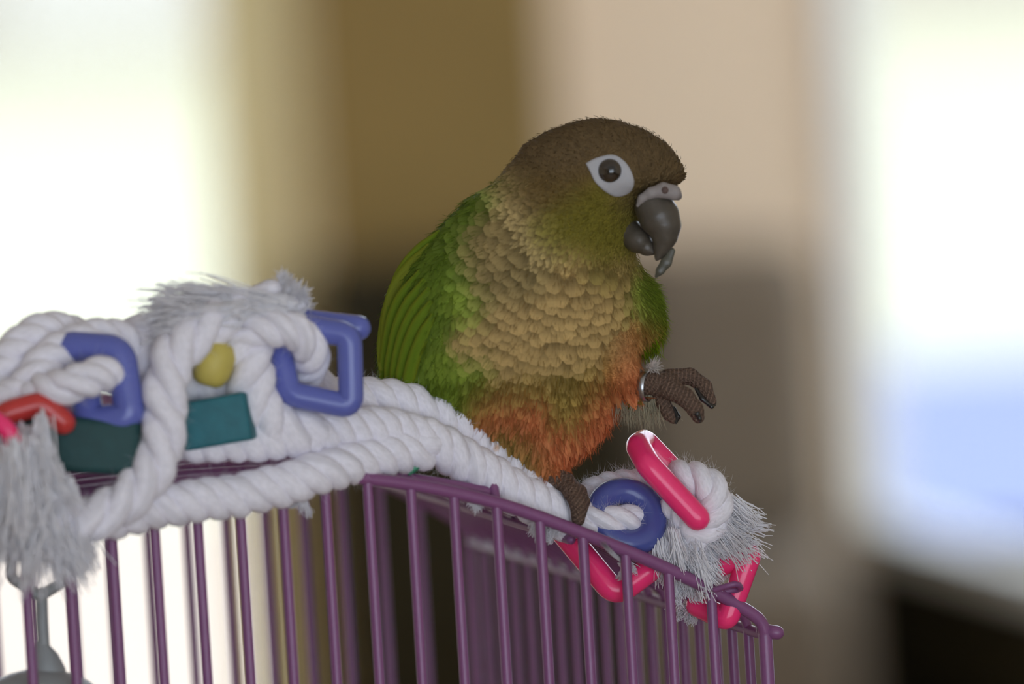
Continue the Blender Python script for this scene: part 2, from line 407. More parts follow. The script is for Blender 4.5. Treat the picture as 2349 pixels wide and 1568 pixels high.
trc = CC + FL * WIDTH / 2 + SD * DEPTH / 2 + Z * (ZB - .015)
o = mesh('tray', *box(trc, FL * (WIDTH / 2 + .01), SD * (DEPTH / 2 + .01), Z * .015), MT['grey_plastic'], cage, smooth=False); bevel(o, .004)
tz = (CC + Z * (ZB - .03))[2]
tb = empty('side_table', (trc[0], trc[1], 0), 'small brown wooden table carrying the bird cage', 'table')
mesh('table_top', *box((trc[0], trc[1], tz - .0125), FL * .22, SD * .16, Z * .0125), m_brown, tb, smooth=False)
for i in (-1, 1):
    for j in (-1, 1):
        mesh('leg', *box(np.array([trc[0], trc[1], (tz - .025) / 2]) + FL * .19 * i + SD * .13 * j, FL * .015, SD * .015, Z * (tz - .025) / 2), m_brown, tb, smooth=False)
# ------------------------------------------------------------------ cotton ropes, clips and beads lying over the roof
def fuzz_mesh(name, parent, p, r, n, lmin, lmax, width, mt=None, droop=0.3):
    """fine loose fibres standing off a rope: p path, r radius (m)"""
    t, N, B = frames(p)
    i = RNG.integers(2, len(p) - 2, n); th = RNG.uniform(0, 2 * math.pi, n)
    out = np.cos(th)[:, None] * N[i] + np.sin(th)[:, None] * B[i]
    root = p[i] + out * (np.broadcast_to(r, len(p))[i] * RNG.uniform(.86, .98, n))[:, None]
    d = out + t[i] * RNG.normal(0, .9, n)[:, None] + RNG.normal(0, .5, (n, 3)); d /= np.linalg.norm(d, axis=1)[:, None]
    return strands(name, parent, root, d, RNG.uniform(lmin, lmax, n), width, mt or MT['yarn'], bend=0.6)
def strands(name, parent, root, d, L, width, mt, bend=0.4, seg=3, col=None, tip=0.15, grav=None, curl=None, wave=0.0):
    """thin tapering three-sided fibres, joined into one part"""
    n = len(root); L = np.broadcast_to(L, (n,)); d = d / np.linalg.norm(d, axis=1)[:, None]
    side = np.cross(d, RNG.normal(size=(n, 3))); side /= np.linalg.norm(side, axis=1)[:, None]
    b = side * RNG.normal(0, bend, n)[:, None] if curl is None else curl
    if grav is not None: b = b + grav
    k = np.linspace(0, 1, seg + 1)
    Pt = root[:, None] + (L[:, None] * k)[:, :, None] * d[:, None] + (L[:, None] * k ** 2 * .5)[:, :, None] * b[:, None]
    if wave:
        f = RNG.uniform(4, 9, n)[:, None] * k + RNG.uniform(0, 6, n)[:, None]; f2 = RNG.uniform(3, 8, n)[:, None] * k + RNG.uniform(0, 6, n)[:, None]
        Pt = Pt + (np.sin(f) * k * wave)[..., None] * side[:, None] + (np.cos(f2) * k * wave)[..., None] * np.cross(d, side)[:, None]
    s2 = np.cross(d, side)
    wv = width * (1 - (1 - tip) * k ** 1.5)
    th = np.radians([0, 120, 240])
    off = np.cos(th)[None, :, None] * side[:, None] + np.sin(th)[None, :, None] * s2[:, None]
    V = Pt[:, :, None] + wv[None, :, None, None] * off[:, None]
    V = V.reshape(-1, 3)
    base = (np.arange(n) * (seg + 1) * 3)[:, None, None]; r_ = (np.arange(seg) * 3)[None, :, None]; j = np.arange(3)[None, None, :]
    F = np.stack([base + r_ + j, base + r_ + (j + 1) % 3, base + r_ + 3 + (j + 1) % 3, base + r_ + 3 + j], -1).reshape(-1, 4)
    uv = np.stack([np.tile(np.repeat(RNG.uniform(0, 50, n), 3 * (seg + 1)), 1), np.tile(np.repeat(k * .01, 3), n)], 1)
    c = None if col is None else np.repeat(col, 3 * (seg + 1), 0)
    return mesh(name, V, F, mt, parent, col=c, uv=uv, kind='stuff')
def rope(pts, R, label, pitch=3.0, fuzz=260, group=None, name='cotton_rope', hand=1, phase=0.0, m='cotton'):
    """three-strand twisted rope; pts in photo px + depth, R radius in px"""
    p = spline(PP(pts), 0.0006); R = R * PX
    s = np.concatenate([[0], np.cumsum(np.linalg.norm(np.diff(p, axis=0), axis=1))])
    t, N, B = frames(p)
    e = empty(name, p[len(p) // 2] - Z * R, label, 'rope', group)
    for k in range(3):
        ph = hand * (2 * math.pi * s / (pitch * R) + 2 * math.pi * k / 3) + phase
        wob = 1 + .05 * np.sin(s * 900 + k * 2.1) + .03 * np.sin(s * 2300 + k)
        c = p + (np.cos(ph)[:, None] * N + np.sin(ph)[:, None] * B) * (R * .50)
        V, F, uv = tube(c, R * .535 * wob, 12)
        V = V + RNG.normal(0, R * .006, V.shape)
        mesh('strand', V, F, MT[m], e, uv=uv)
    if fuzz:
        fuzz_mesh('fuzz', e, p, R, int(fuzz * s[-1] / 0.02), .0008, .0032, 0.000022)
    return e
def yarns(parent, name, rootc, spread, dirs, n, L, w, bend=.5, grav=None, cone=.35, seg=6):
    m = max(6, n // 14); n = n * 4                            # fibres lie together in loose locks
    lr = rootc + RNG.normal(size=(m, 3)) * spread; ld = np.asarray(dirs, float)[RNG.integers(0, len(dirs), m)] + RNG.normal(0, cone, (m, 3))
    ll = RNG.uniform(.65, 1.05, m); lc = np.cross(ld, RNG.normal(size=(m, 3))); lc *= RNG.normal(0, bend, m)[:, None]
    i = RNG.integers(0, m, n)
    root = lr[i] + RNG.normal(size=(n, 3)) * np.mean(spread) * .28; d = ld[i] + RNG.normal(0, .09 + cone * .2, (n, 3))
    return strands(name, parent, root, d, L * ll[i] * RNG.uniform(.8, 1.08, n), w * .42, MT['yarn'], seg=seg, tip=.6, grav=grav, curl=lc[i] + RNG.normal(0, .12, (n, 3)), wave=4.5 * PX)
def clip(name, pts, r, m, label, cat='toy link', rnd=26, sides=18, group=None, flat=1.0):
    p = polyround(PP(pts), rnd * PX, 7)
    q = [p[0]]
    for a, b in zip(p[:-1], p[1:]):
        k = max(1, int(np.linalg.norm(b - a) / .0012))
        q += [a + (b - a) * i / k for i in range(1, k + 1)]
    V, F, uv = tube(np.array(q), r * PX, sides, flat=flat)
    o = mesh(name, V, F, m, base=V[np.argmin(V[:, 2])])
    return tag(o, label, cat, group)
wf = wfront
ROPES = 'cotton ropes of the toy lying over the cage roof'
# right half: two ropes that run down to the ring under the standing bird
rope([(730, 925, wf(730) + 170), (830, 918, wf(830) + 150), (930, 932, wf(930) + 140), (1020, 968, wf(1020) + 140), (1090, 1014, wf(1090) + 135), (1150, 1064, wf(1150) + 125), (1205, 1112, wf(1205) + 115), (1262, 1152, wf(1262) + 100), (1330, 1190, wf(1330) + 90)], 55,
     'thick white twisted rope with orange specks directly under the bird', group=ROPES, pitch=2.7, m='stained')
rope([(300, 985, wf(300) - 10), (430, 1006, wf(430) - 20), (520, 1008, wf(520) - 30), (640, 1002, wf(640) - 30), (760, 988, wf(760) + 0), (860, 984, wf(860) + 35), (950, 1000, wf(950) + 55), (1035, 1038, wf(1035) + 62), (1105, 1083, wf(1105) + 66), (1170, 1122, wf(1170) + 68), (1240, 1162, wf(1240) + 68), (1300, 1192, wf(1300) + 68)], 52,
     'white twisted rope along the roof edge ending under the foot of the bird', group=ROPES, pitch=2.7, phase=1.0)
rope([(985, 1000, wf(985) + 60), (955, 1035, wf(955) + 40), (900, 1040, wf(900) + 20), (820, 1058, wf(820) - 15), (730, 1085, wf(730) - 60), (640, 1114, wf(640) - 60), (540, 1137, wf(540) - 62), (440, 1150, wf(440) - 65), (350, 1164, wf(350) - 65), (270, 1184, wf(270) - 70), (190, 1190, wf(190) - 75), (100, 1160, wf(100) - 80)], 50,
     'lowest white twisted rope sagging in front of the cage bars', group=ROPES, pitch=3.0, phase=2.0)
rope([(1270, 1185, 0), (1330, 1195, 10), (1385, 1196, 18), (1435, 1194, 45), (1470, 1196, 90)], 37,
     'soft white rope end pushed through the dark blue ring', group=ROPES, pitch=4.5, fuzz=700)
# left half
rope([(545, 715, wf(560) - 60), (475, 750, wf(500) - 100), (400, 815, wf(445) - 120), (378, 900, wf(408) - 130), (376, 990, wf(388) - 130), (350, 1075, wf(350) - 125), (295, 1140, wf(295) - 125), (220, 1185, wf(220) - 120), (120, 1195, wf(120) - 120), (20, 1150, wf(20) - 120)], 52,
     'white twisted rope hanging in a long curve beside the yellow bead', group=ROPES, pitch=4.6, hand=-1)
rope([(625, 690, wf(640) - 30), (575, 760, wf(590) - 60), (570, 850, wf(590) - 70), (590, 930, wf(605) - 55), (645, 985, wf(650) - 40), (720, 985, wf(720) - 10)], 58,
     'thick white rope hanging down between the teal block and the square blue clip', group=ROPES, pitch=3.4)
rope([(540, 820, wf(540) - 40), (560, 765, wf(560) - 80), (620, 752, wf(620) - 110), (685, 765, wf(685) - 115), (715, 805, wf(715) - 90), (705, 850, wf(705) - 20), (690, 900, wf(690) + 50)], 42,
     'white rope loop threaded through the square blue clip', group=ROPES, pitch=3.4)
rope([(-20, 880, wf(0) + 60), (40, 800, wf(40) + 60), (90, 765, wf(90) + 70), (150, 765, wf(150) + 90), (200, 790, wf(200) + 120)], 46,
     'grey-white knotted rope end behind the wide blue clip', group=ROPES, pitch=3.0)
rope([(-30, 935, wf(0) - 10), (50, 905, wf(50) - 10), (90, 850, wf(90) - 10), (150, 800, wf(150) + 10), (240, 775, wf(240) + 20), (310, 800, wf(310) + 10), (345, 870, wf(345) - 10), (350, 960, wf(350) - 20), (330, 1060, wf(330) - 20)], 46,
     'white rope arching over the wide blue clip', group=ROPES, pitch=3.2)
rope([(80, 900, wf(80) - 40), (140, 890, wf(140) - 100), (200, 868, wf(200) - 120), (245, 858, wf(245) - 90), (290, 870, wf(290) - 10)], 42,
     'short white rope passing through the wide blue clip', group=ROPES, pitch=3.4)
rope([(300, 780, wf(300) + 60), (370, 770, wf(370) + 30), (440, 745, wf(440) + 20), (520, 720, wf(520) + 20), (600, 730, wf(600) + 20)], 56,
     'white rope lying flat beneath the frayed top tassel', group=ROPES, pitch=3.2)
rope([(420, 860, wf(420) + 10), (480, 900, wf(480) + 10), (560, 880, wf(560) + 10), (640, 870, wf(640) + 40), (740, 890, wf(740) + 60)], 50,
     'white rope half hidden behind the yellow bead', group=ROPES, pitch=3.2)
# frayed tassels
def tassel(label, base, pieces):
    global RNG
    RNG = np.random.default_rng(40 + len(label))
    e = empty('cotton_tassel', base, label, 'tassel')
    for (c, spread, dirs, n, L, w, bend, grav, cone) in pieces:
        yarns(e, 'yarn', P(*c), np.asarray(spread) * PX, [RT * a + UP * b + FW_ * k for a, b, k in dirs], n, L * PX, w * PX, bend, grav, cone)
    return e
gd = -Z * .6
tassel('shaggy white cotton tassel spread on top of the ropes', P(540, 790, wf(540) - 40), [
    ((640, 718, wf(640) - 85), 20, [(-1, .04, -.1), (-1, -.10, -.1)], 420, 300, 5, .10, -Z * .25, .07),
    ((540, 722, wf(540) - 90), 20, [(-1, -.12, -.1), (-1, .06, 0)], 300, 185, 5, .12, -Z * .3, .10),
    ((650, 705, wf(650) - 40), 18, [(.8, .5, 0), (.9, .2, -.2), (.4, .6, 0)], 260, 62, 4, .3, None, .3),
    ((520, 705, wf(520) - 60), 16, [(-.5, .5, 0), (-.8, .4, 0)], 160, 42, 4, .6, None, .4),
    ((450, 705, wf(450) - 60), 5, [(-1, .3, 0)], 14, 90, 4, .2, None, .03)])
rope([(520, 720, wf(520) - 20), (545, 692, wf(545) - 30), (575, 690, wf(575) - 30), (600, 715, wf(600) - 40), (600, 760, wf(600) - 50)], 26, 'thin white rope bump poking up from the shaggy tassel', group=ROPES, fuzz=700)
rope([(600, 735, wf(600) - 40), (620, 695, wf(620) - 50), (650, 690, wf(650) - 50), (680, 712, wf(680) - 50)], 28, 'short curled white rope end beside the square blue clip', group=ROPES, fuzz=700)
tassel('grey-white frayed tassel hanging over the cage bars below the red clip', P(60, 1290, wf(60) - 120), [
    ((40, 1060, wf(40) - 130), 34, [(.05, -1, 0), (-.15, -1, 0), (.2, -1, 0)], 520, 190, 6, .25, -Z * .2, .16),
    ((20, 1090, wf(20) - 120), 40, [(-.2, -1, 0), (0, -1, 0)], 320, 165, 6, .25, -Z * .2, .2),
    ((90, 1100, wf(90) - 120), 22, [(.15, -1, 0), (.2, -1, 0)], 160, 175, 6, .12, -Z * .2, .03)])
# plastic clips
k = wf(740) - 100
clip('square_clip', [(822, 752, k + 55), (650, 732, k + 40), (645, 830, k + 15), (662, 903, k), (806, 932, k - 5), (802, 768, k - 10), (655, 742, k + 5)], 29, MT['blue'],
     'square periwinkle blue plastic clip with a rope loop through it')
k = wf(240) - 60
clip('wide_clip', [(165, 795, k + 20), (275, 803, k), (300, 960, k - 20), (205, 965, k), (195, 905, k + 20)], 35, MT['blue'],
     'wide slate blue plastic clip above the dark green block', rnd=30)
k = wf(80) - 90
clip('red_clip', [(-40, 990, k - 10), (20, 945, k - 10), (95, 925, k), (145, 968, k + 10)], 28, MT['red'], 'dull red plastic clip beside the dark green block', rnd=20)
clip('pink_clip', [(-30, 950, k - 90), (20, 985, k - 100), (40, 1035, k - 95)], 20, MT['pink'], 'bright pink clip stub above the hanging frayed tassel', rnd=20)
# pink clips and blue ring on the corner
clip('pink_clip', [(1600, 1188, -5), (1487, 1066, -5), (1463, 1022, 55), (1478, 1012, 125), (1600, 1140, 135), (1625, 1175, 125)], 29, MT['pink'],
     'shiny hot pink plastic clip standing upright on the frayed white knot', rnd=14, sides=24)
clip('pink_clip', [(1295, 1222, 70), (1412, 1362, 40), (1490, 1305, 60)], 30, MT['pink'], 'hot pink clip hanging under the wire roof inside the cage', rnd=30, sides=24)
clip('pink_clip', [(1640, 1300, 110), (1722, 1268, 95), (1668, 1420, 90), (1600, 1388, 140)], 27, MT['pink'], 'hot pink clip sticking out past the roof corner', rnd=14, sides=24)
ringc = P(1436, 1186, 48)
nrm = -FW_ * .86 + RT * .25 + UP * .42; nrm /= np.linalg.norm(nrm)
ea = np.cross(nrm, UP); ea /= np.linalg.norm(ea); eb = np.cross(nrm, ea)
th = np.linspace(0, 2 * math.pi, 64, endpoint=False)
V, F, uv = tube(ringc + .0066 * (np.cos(th)[:, None] * ea + np.sin(th)[:, None] * eb), .0031, 24, closed=True)
tag(mesh('toy_ring', V, F, MT['ring'], base=V[np.argmin(V[:, 2])]), 'glossy dark blue plastic ring around the rope end', 'ring')
# wooden blocks, bead, green piece
def block(name, corners, depth, m, label, bev=6, cat='toy block'):
    a, b, d_ = corners                                       # centre (u,v,w), half width px, half height px with tilt
    c = P(*a); x = RT * b[0] + UP * b[1]; x /= np.linalg.norm(x); y = np.cross(FW_, x)
    o = mesh(name, *box(c, x * d_[0] * PX, y * d_[1] * PX, (FW_ + RT * .15) * depth * PX), m, smooth=True, base=c - Z * d_[1] * PX); bevel(o, bev * PX, 4)
    return tag(o, label, cat)
block('wood_block', ((195, 1020, wf(195) - 30), (1, -.05), (130, 62)), 60, MT['darkteal'], 'dark green wooden block beneath the wide blue clip', 18)
block('wood_block', ((500, 966, wf(500) - 60), (1, .18), (78, 54)), 50, MT['teal'], 'teal wooden block under the yellow bead', 9)
c = P(490, 833, wf(492) - 80)
th = np.linspace(0, math.pi, 13); prof_b = np.array([(-1, .45), (-.85, .75), (-.45, .98), (0, 1.03), (.45, .98), (.85, .75), (1, .45)])
ax = UP * .93 + RT * .30; ax /= np.linalg.norm(ax)
V, F, uv = tube(c + ax * (prof_b[:, :1] * 52 * PX), prof_b[:, 1] * 45 * PX, 20, cap=False)
tag(mesh('wood_bead', V, F, MT['yellow'], base=c - Z * 50 * PX), 'yellow wooden bead threaded between white ropes', 'bead')
block('green_chip', ((952, 1058, wf(952) + 25), (.8, .6), (30, 20)), 16, MT['green'], 'small green plastic chip wedged between two ropes', 5, 'toy chip')
# knot and tassel beside the pink clip
rope([(1520, 1130, 120), (1545, 1100, 100), (1588, 1098, 70), (1630, 1118, 50), (1640, 1160, 50), (1622, 1205, 55), (1585, 1225, 65), (1560, 1200, 90)], 42,
     'white twisted rope loop knotted behind the upright pink clip', fuzz=700, group=ROPES, pitch=3.2)
rope([(1320, 1150, 130), (1380, 1120, 130), (1450, 1108, 130), (1510, 1110, 125), (1548, 1140, 120), (1560, 1190, 110), (1570, 1250, 100)], 34,
     'thin white rope running over the back of the dark blue ring', fuzz=700, group=ROPES, pitch=3.2)
rope([(1535, 1150, 60), (1570, 1190, 50), (1595, 1232, 55), (1590, 1265, 70)], 30, 'short white rope end twisted under the upright pink clip', fuzz=500, group=ROPES)
tassel('white frayed cotton tassel fanned out over the roof corner', P(1600, 1330, 90), [
    ((1605, 1190, 95), 30, [(.9, -.25, 0), (.9, -.6, -.1), (.75, -.85, 0)], 600, 108, 4, .3, -Z * .2, .2),
    ((1625, 1235, 95), 18, [(.8, -.6, 0), (.95, -.4, 0)], 240, 82, 4, .2, -Z * .2, .12),
    ((1545, 1225, 75), 22, [(.15, -1, -.1), (.35, -1, 0)], 420, 92, 4, .3, -Z * .2, .16),
    ((1580, 1255, 80), 18, [(.5, -1, 0), (.6, -.9, 0)], 320, 95, 4, .2, -Z * .2, .12),
    ((1545, 1320, 100), 10, [(.4, -1, 0)], 60, 70, 4, .4, None, .2),
    ((1590, 1385, 190), 12, [(0, -1, 0)], 90, 45, 4, .6, None, .4)])
tassel('little white threads poking down through the roof wires', P(1440, 1330, 20), [
    ((1440, 1295, 15), 7, [(-.2, -1, 0), (.5, -1, 0)], 60, 45, 3, 1.2, None, .4),
    ((1090, 1145, wf(1090) + 20), 6, [(.1, -1, 0)], 26, 26, 3, .8, None, .4),
    ((1240, 1195, wf(1240) + 25), 10, [(.1, -1, 0), (.6, -.7, 0)], 60, 34, 3, .8, None, .4),
    ((1270, 1205, wf(1270) + 25), 10, [(.1, -1, 0)], 40, 30, 3, .8, None, .4),
    ((695, 1130, wf(695) - 20), 7, [(0, -1, 0)], 50, 40, 4, .8, None, .4)])
# grey hanger and dome inside the cage
hk = wf(95) + 150
e = empty('toy_hanger', P(95, 1500, hk), 'pale grey plastic hanger with a hexagonal loop inside the cage', 'hanger')
hexp = [(95, 1365, hk), (160, 1325, hk), (165, 1215, hk), (95, 1180, hk), (30, 1215, hk), (25, 1325, hk), (88, 1365, hk)]
V, F, uv = tube(polyround(PP(hexp), 12 * PX), 13 * PX, 10); mesh('loop', V, F, MT['grey_plastic'], e)
V, F, uv = tube(PP([(95, 1360, hk), (97, 1430, hk), (102, 1510, hk)]), 14 * PX, 12); mesh('stem', V, F, MT['grey_plastic'], e)
V, F, uv = tube(PP([(96, 1478, hk), (104, 1505, hk), (108, 1535, hk), (110, 1570, hk)]), np.array([14, 30, 42, 46]) * PX, 18); mesh('cap', V, F, MT['grey_plastic'], e)
th = np.linspace(0, math.pi / 2, 9)
dc = P(95, 1700, hk)
V, F, uv = tube(dc + np.outer(np.sin(th)[::-1] * 165 * PX, UP), np.maximum(np.cos(th)[::-1], .03) * 190 * PX, 32, cap=False)
mesh('dome', V, F, MT['grey_plastic'], e)
RNG = np.random.default_rng(5)
# ------------------------------------------------------------------ the parrot
# outline of the plumage, one row per height (photo px): v, leftmost u, rightmost u, half depth, centre depth
ROWS = np.array([
 (272, 1360, 1382, 12, 0), (280, 1318, 1428, 52, 0), (300, 1258, 1484, 88, 2), (330, 1205, 1530, 112, 4), (360, 1184, 1554, 126, 6), (390, 1158, 1568, 134, 8),
 (412, 1142, 1569, 136, 10), (428, 1118, 1545, 138, 12), (445, 1090, 1500, 140, 15), (480, 1052, 1474, 144, 20), (520, 1012, 1468, 150, 28), (560, 972, 1462, 162, 40),
 (600, 936, 1458, 178, 52), (650, 902, 1460, 198, 66), (700, 884, 1464, 214, 76), (750, 876, 1464, 222, 84), (800, 869, 1460, 220, 88), (850, 866, 1448, 204, 88),
 (900, 880, 1432, 178, 84), (940, 925, 1416, 152, 76), (980, 990, 1392, 126, 66), (1020, 1080, 1354, 100, 52), (1050, 1150, 1316, 74, 38), (1078, 1205, 1284, 44, 22), (1096, 1240, 1262, 14, 10)], float)
def row(v):
    c = [np.interp(v, ROWS[:, 0], ROWS[:, i]) for i in range(1, 5)]
    L, R, b, wc = c
    return (L + R) / 2, np.maximum((R - L) / 2, 1), np.maximum(b, 1), wc
vv = np.arange(268, 1102, 2.0)
_sm = np.stack([np.interp(vv, ROWS[:, 0], ROWS[:, i]) for i in range(1, 5)])
_k = np.hanning(13); _k /= _k.sum()
_sm[:, 12:-12] = np.stack([np.convolve(x, _k, 'same') for x in _sm])[:, 12:-12]
def row(v):
    L, R, b, wc = [np.interp(v, vv, x) for x in _sm]
    return (L + R) / 2, np.maximum((R - L) / 2, 1), np.maximum(b, 1), wc
def front(u, v):
    c, a, b, wc = row(v); return wc - b * np.sqrt(np.maximum(1 - ((u - c) / a) ** 2, 0))
def smin(a, b, k):
    h = np.clip(.5 + .5 * (b - a) / k, 0, 1); return b * (1 - h) + a * h - k * h * (1 - h)
class Field:
    def __init__(s, lo, hi, h):
        s.lo = np.array(lo, float); s.h = h; s.n = np.ceil((np.array(hi) - s.lo) / h).astype(int) + 1
        s.ax = [s.lo[i] + h * np.arange(s.n[i]) for i in range(3)]
        s.f = np.full(s.n, 60.0, np.float32)
    def sub(s, lo, hi):
        sl = tuple(slice(max(0, int((lo[i] - s.lo[i]) / s.h)), min(s.n[i], int((hi[i] - s.lo[i]) / s.h) + 2)) for i in range(3))
        return sl, np.meshgrid(*[s.ax[i][sl[i]].astype(np.float32) for i in range(3)], indexing='ij')
    def chain(s, pts, k=6.0, squash=1.0):
        """tapered capsules through (u, v, w, r); squash scales depth"""
        for a, b in zip(pts[:-1], pts[1:]):
            a, b = np.array(a, float), np.array(b, float); m = max(a[3], b[3]) + 40
            sl, (X, Y, W) = s.sub(np.minimum(a, b)[:3] - m, np.maximum(a, b)[:3] + m)
            d = b[:3] - a[:3]; d[2] /= squash; q = (X - a[0], Y - a[1], (W - a[2]) / squash)
            t = np.clip((q[0] * d[0] + q[1] * d[1] + q[2] * d[2]) / (d @ d + 1e-6), 0, 1)
            D = np.sqrt((q[0] - t * d[0]) ** 2 + (q[1] - t * d[1]) ** 2 + (q[2] - t * d[2]) ** 2) - (a[3] + (b[3] - a[3]) * t)
            s.f[sl] = smin(s.f[sl], D.astype(np.float32), k)
    def mesh(s, smooth=2):
        f = s.f; sg = f < 0
        n0, n1, n2 = f.shape
        c = np.zeros((n0 - 1, n1 - 1, n2 - 1), np.int8)
        for i in (0, 1):
            for j in (0, 1):
                for k in (0, 1): c += sg[i:n0 - 1 + i, j:n1 - 1 + j, k:n2 - 1 + k]
        act = (c > 0) & (c < 8); idx = np.argwhere(act); ids = -np.ones(act.shape, np.int64); ids[act] = np.arange(len(idx))
        acc = np.zeros((len(idx), 3)); cnt = np.zeros(len(idx))
        cor = [(i, j, k) for i in (0, 1) for j in (0, 1) for k in (0, 1)]
        for a in cor:
            for d in range(3):
                if a[d]: continue
                b = list(a); b[d] = 1
                fa = f[tuple((idx + a).T)]; fb = f[tuple((idx + b).T)]
                x = (fa < 0) != (fb < 0); t = np.where(x, fa / np.where(x, fa - fb, 1), 0)
                p = np.tile(np.array(a, float), (len(idx), 1)); p[:, d] = t
                acc[x] += p[x]; cnt[x] += 1
        V = (idx + acc / cnt[:, None]) * s.h + s.lo
        Fs = []
        for d in range(3):
            e1, e2 = (d + 1) % 3, (d + 2) % 3
            sl0 = [slice(1, -1)] * 3; sl1 = [slice(1, -1)] * 3; sl0[d] = slice(0, -1); sl1[d] = slice(1, None)
            A, B = sg[tuple(sl0)], sg[tuple(sl1)]
            q = np.argwhere(A != B); fl = A[tuple(q.T)]
            off = np.array([1, 1, 1]); off[d] = 0; q = q + off
            o1 = np.zeros(3, int); o1[e1] = 1; o2 = np.zeros(3, int); o2[e2] = 1
            quad = np.stack([ids[tuple((q - o1 - o2).T)], ids[tuple((q - o2).T)], ids[tuple(q.T)], ids[tuple((q - o1).T)]], 1)
            quad[~fl] = quad[~fl][:, ::-1]; Fs.append(quad)
        F = np.vstack(Fs); F = F[(F >= 0).all(1)]
        e = np.vstack([F[:, [0, 1]], F[:, [1, 2]], F[:, [2, 3]], F[:, [3, 0]]])
        for _ in range(smooth):
            s_ = np.zeros_like(V); n_ = np.zeros(len(V))
            for a, b in ((0, 1), (1, 0)):
                for x in range(3): s_[:, x] += np.bincount(e[:, a], V[e[:, b], x], len(V))
                n_ += np.bincount(e[:, a], minlength=len(V))
            V = .5 * V + .5 * s_ / np.maximum(n_, 1)[:, None]
        return V, F
def vnormals(V, F):
    n = np.cross(V[F[:, 2]] - V[F[:, 0]], V[F[:, 3]] - V[F[:, 1]]); N = np.zeros_like(V)
    for k in range(4):
        for x in range(3): N[:, x] += np.bincount(F[:, k], n[:, x], len(V))
    N /= np.linalg.norm(N, axis=1)[:, None] + 1e-9
    return N
fd = Field((830, 250, -190), (1670, 1230, 350), 4.0)
X, Y, W = np.meshgrid(*[a.astype(np.float32) for a in fd.ax], indexing='ij')
c_, a_, b_, wc_ = [x.astype(np.float32)[None, :, None] for x in row(fd.ax[1])]
fd.f = ((np.sqrt(((X - c_) / a_) ** 2 + ((W - wc_) / b_) ** 2) - 1) * np.minimum(np.minimum(a_, b_), 120)).astype(np.float32)
fd.f[:, (fd.ax[1] < 271) | (fd.ax[1] > 1098), :] = 30
del X, Y, W
fd.chain([(1425, 640, 70, 44), (1448, 700, 80, 56), (1466, 745, 85, 54)], 30)           # shoulder of the folded far wing
fd.chain([(1400, 820, 20, 70), (1432, 868, 10, 40), (1455, 884, 0, 26)], 24)             # thigh of the raised leg
fd.chain([(1452, 884, 0, 25), (1500, 878, -10, 26), (1530, 882, -14, 29)], 8)            # shank
fd.chain([(1532, 866, 10, 21), (1584, 862, 22, 19), (1616, 886, 14, 18), (1631, 922, 2, 14)], 5)     # outer toe
fd.chain([(1535, 890, -24, 26), (1570, 910, -38, 22), (1594, 938, -42, 19), (1601, 956, -40, 15)], 5)  # front toe
fd.chain([(1514, 896, -4, 19), (1522, 925, 0, 17), (1536, 950, -6, 16), (1545, 962, -10, 11)], 4)   # lower toe
fd.chain([(1262, 1060, 10, 42), (1268, 1092, 0, 26), (1296, 1104, -10, 22), (1312, 1126, -35, 21), (1326, 1152, -54, 20), (1326, 1190, -48, 16)], 7)  # standing foot
fd.chain([(1300, 1110, 0, 20), (1328, 1128, -20, 18), (1336, 1150, -30, 17), (1332, 1180, -28, 13)], 6)
fd.chain([(1275, 1100, 0, 18), (1250, 1120, 40, 15), (1240, 1150, 60, 12)], 6)
BV, BF = fd.mesh(2)
BN = vnormals(BV, BF)
if (BN * (BV - np.array([1200, 750, 80]))).sum() < 0: BF = BF[:, ::-1]; BN = -BN
del fd
# the bird's colours, one flat tone for each tract of plumage, placed by photo px
TRACTS = [
 ((70, 58, 40), [(1370, 285), (1270, 320), (1450, 310), (1530, 360), (1555, 400), (1300, 380), (1210, 370), (1480, 380), (1450, 460)]),             # brown cap
 ((72, 58, 28), [(1240, 440), (1300, 440)]),                                                                                                        # ear coverts
 ((78, 75, 12), [(1330, 480), (1380, 500), (1420, 540), (1360, 560), (1440, 490), (1290, 520), (1400, 590)]),                                       # green cheek
 ((96, 85, 54), [(1170, 420), (1190, 500), (1240, 580), (1130, 560), (1150, 640)]),                                                                 # neck
 ((118, 101, 64), [(1330, 620), (1420, 630), (1100, 760), (1180, 720), (1280, 700), (1380, 700), (1440, 720), (1180, 820), (1290, 800), (1390, 790), (1440, 800)]),  # breast
 ((64, 86, 8), [(1120, 440), (1085, 460), (1050, 520), (1060, 580), (1000, 560), (960, 620), (920, 640), (890, 720), (885, 800), (930, 760), (960, 820), (1000, 720), (960, 880)]),  # back and wing
 ((84, 106, 18), [(1020, 820), (1030, 890), (1080, 680), (1090, 840), (1490, 660), (1510, 720), (1480, 700), (1500, 780)]),                         # flanks; far wing too, its backlight painted in as this lighter green
 ((112, 98, 42), [(1120, 900), (1200, 880), (1300, 880), (1380, 860), (1320, 910), (1290, 950)]),                                                   # upper belly
 ((150, 86, 54), [(1150, 940), (1220, 940), (1370, 920), (1400, 950), (1200, 1000), (1260, 1000), (1330, 990), (1370, 1010), (1300, 1040), (1250, 1060), (1280, 1070), (1475, 770), (1450, 820), (1420, 880)]),  # orange belly
 ((92, 98, 42), [(1190, 1030), (1225, 1065), (1170, 1010)])]                                                                                        # green vent
SEEDS = np.array([(u, v, *c) for c, pts in TRACTS for u, v in pts], float)
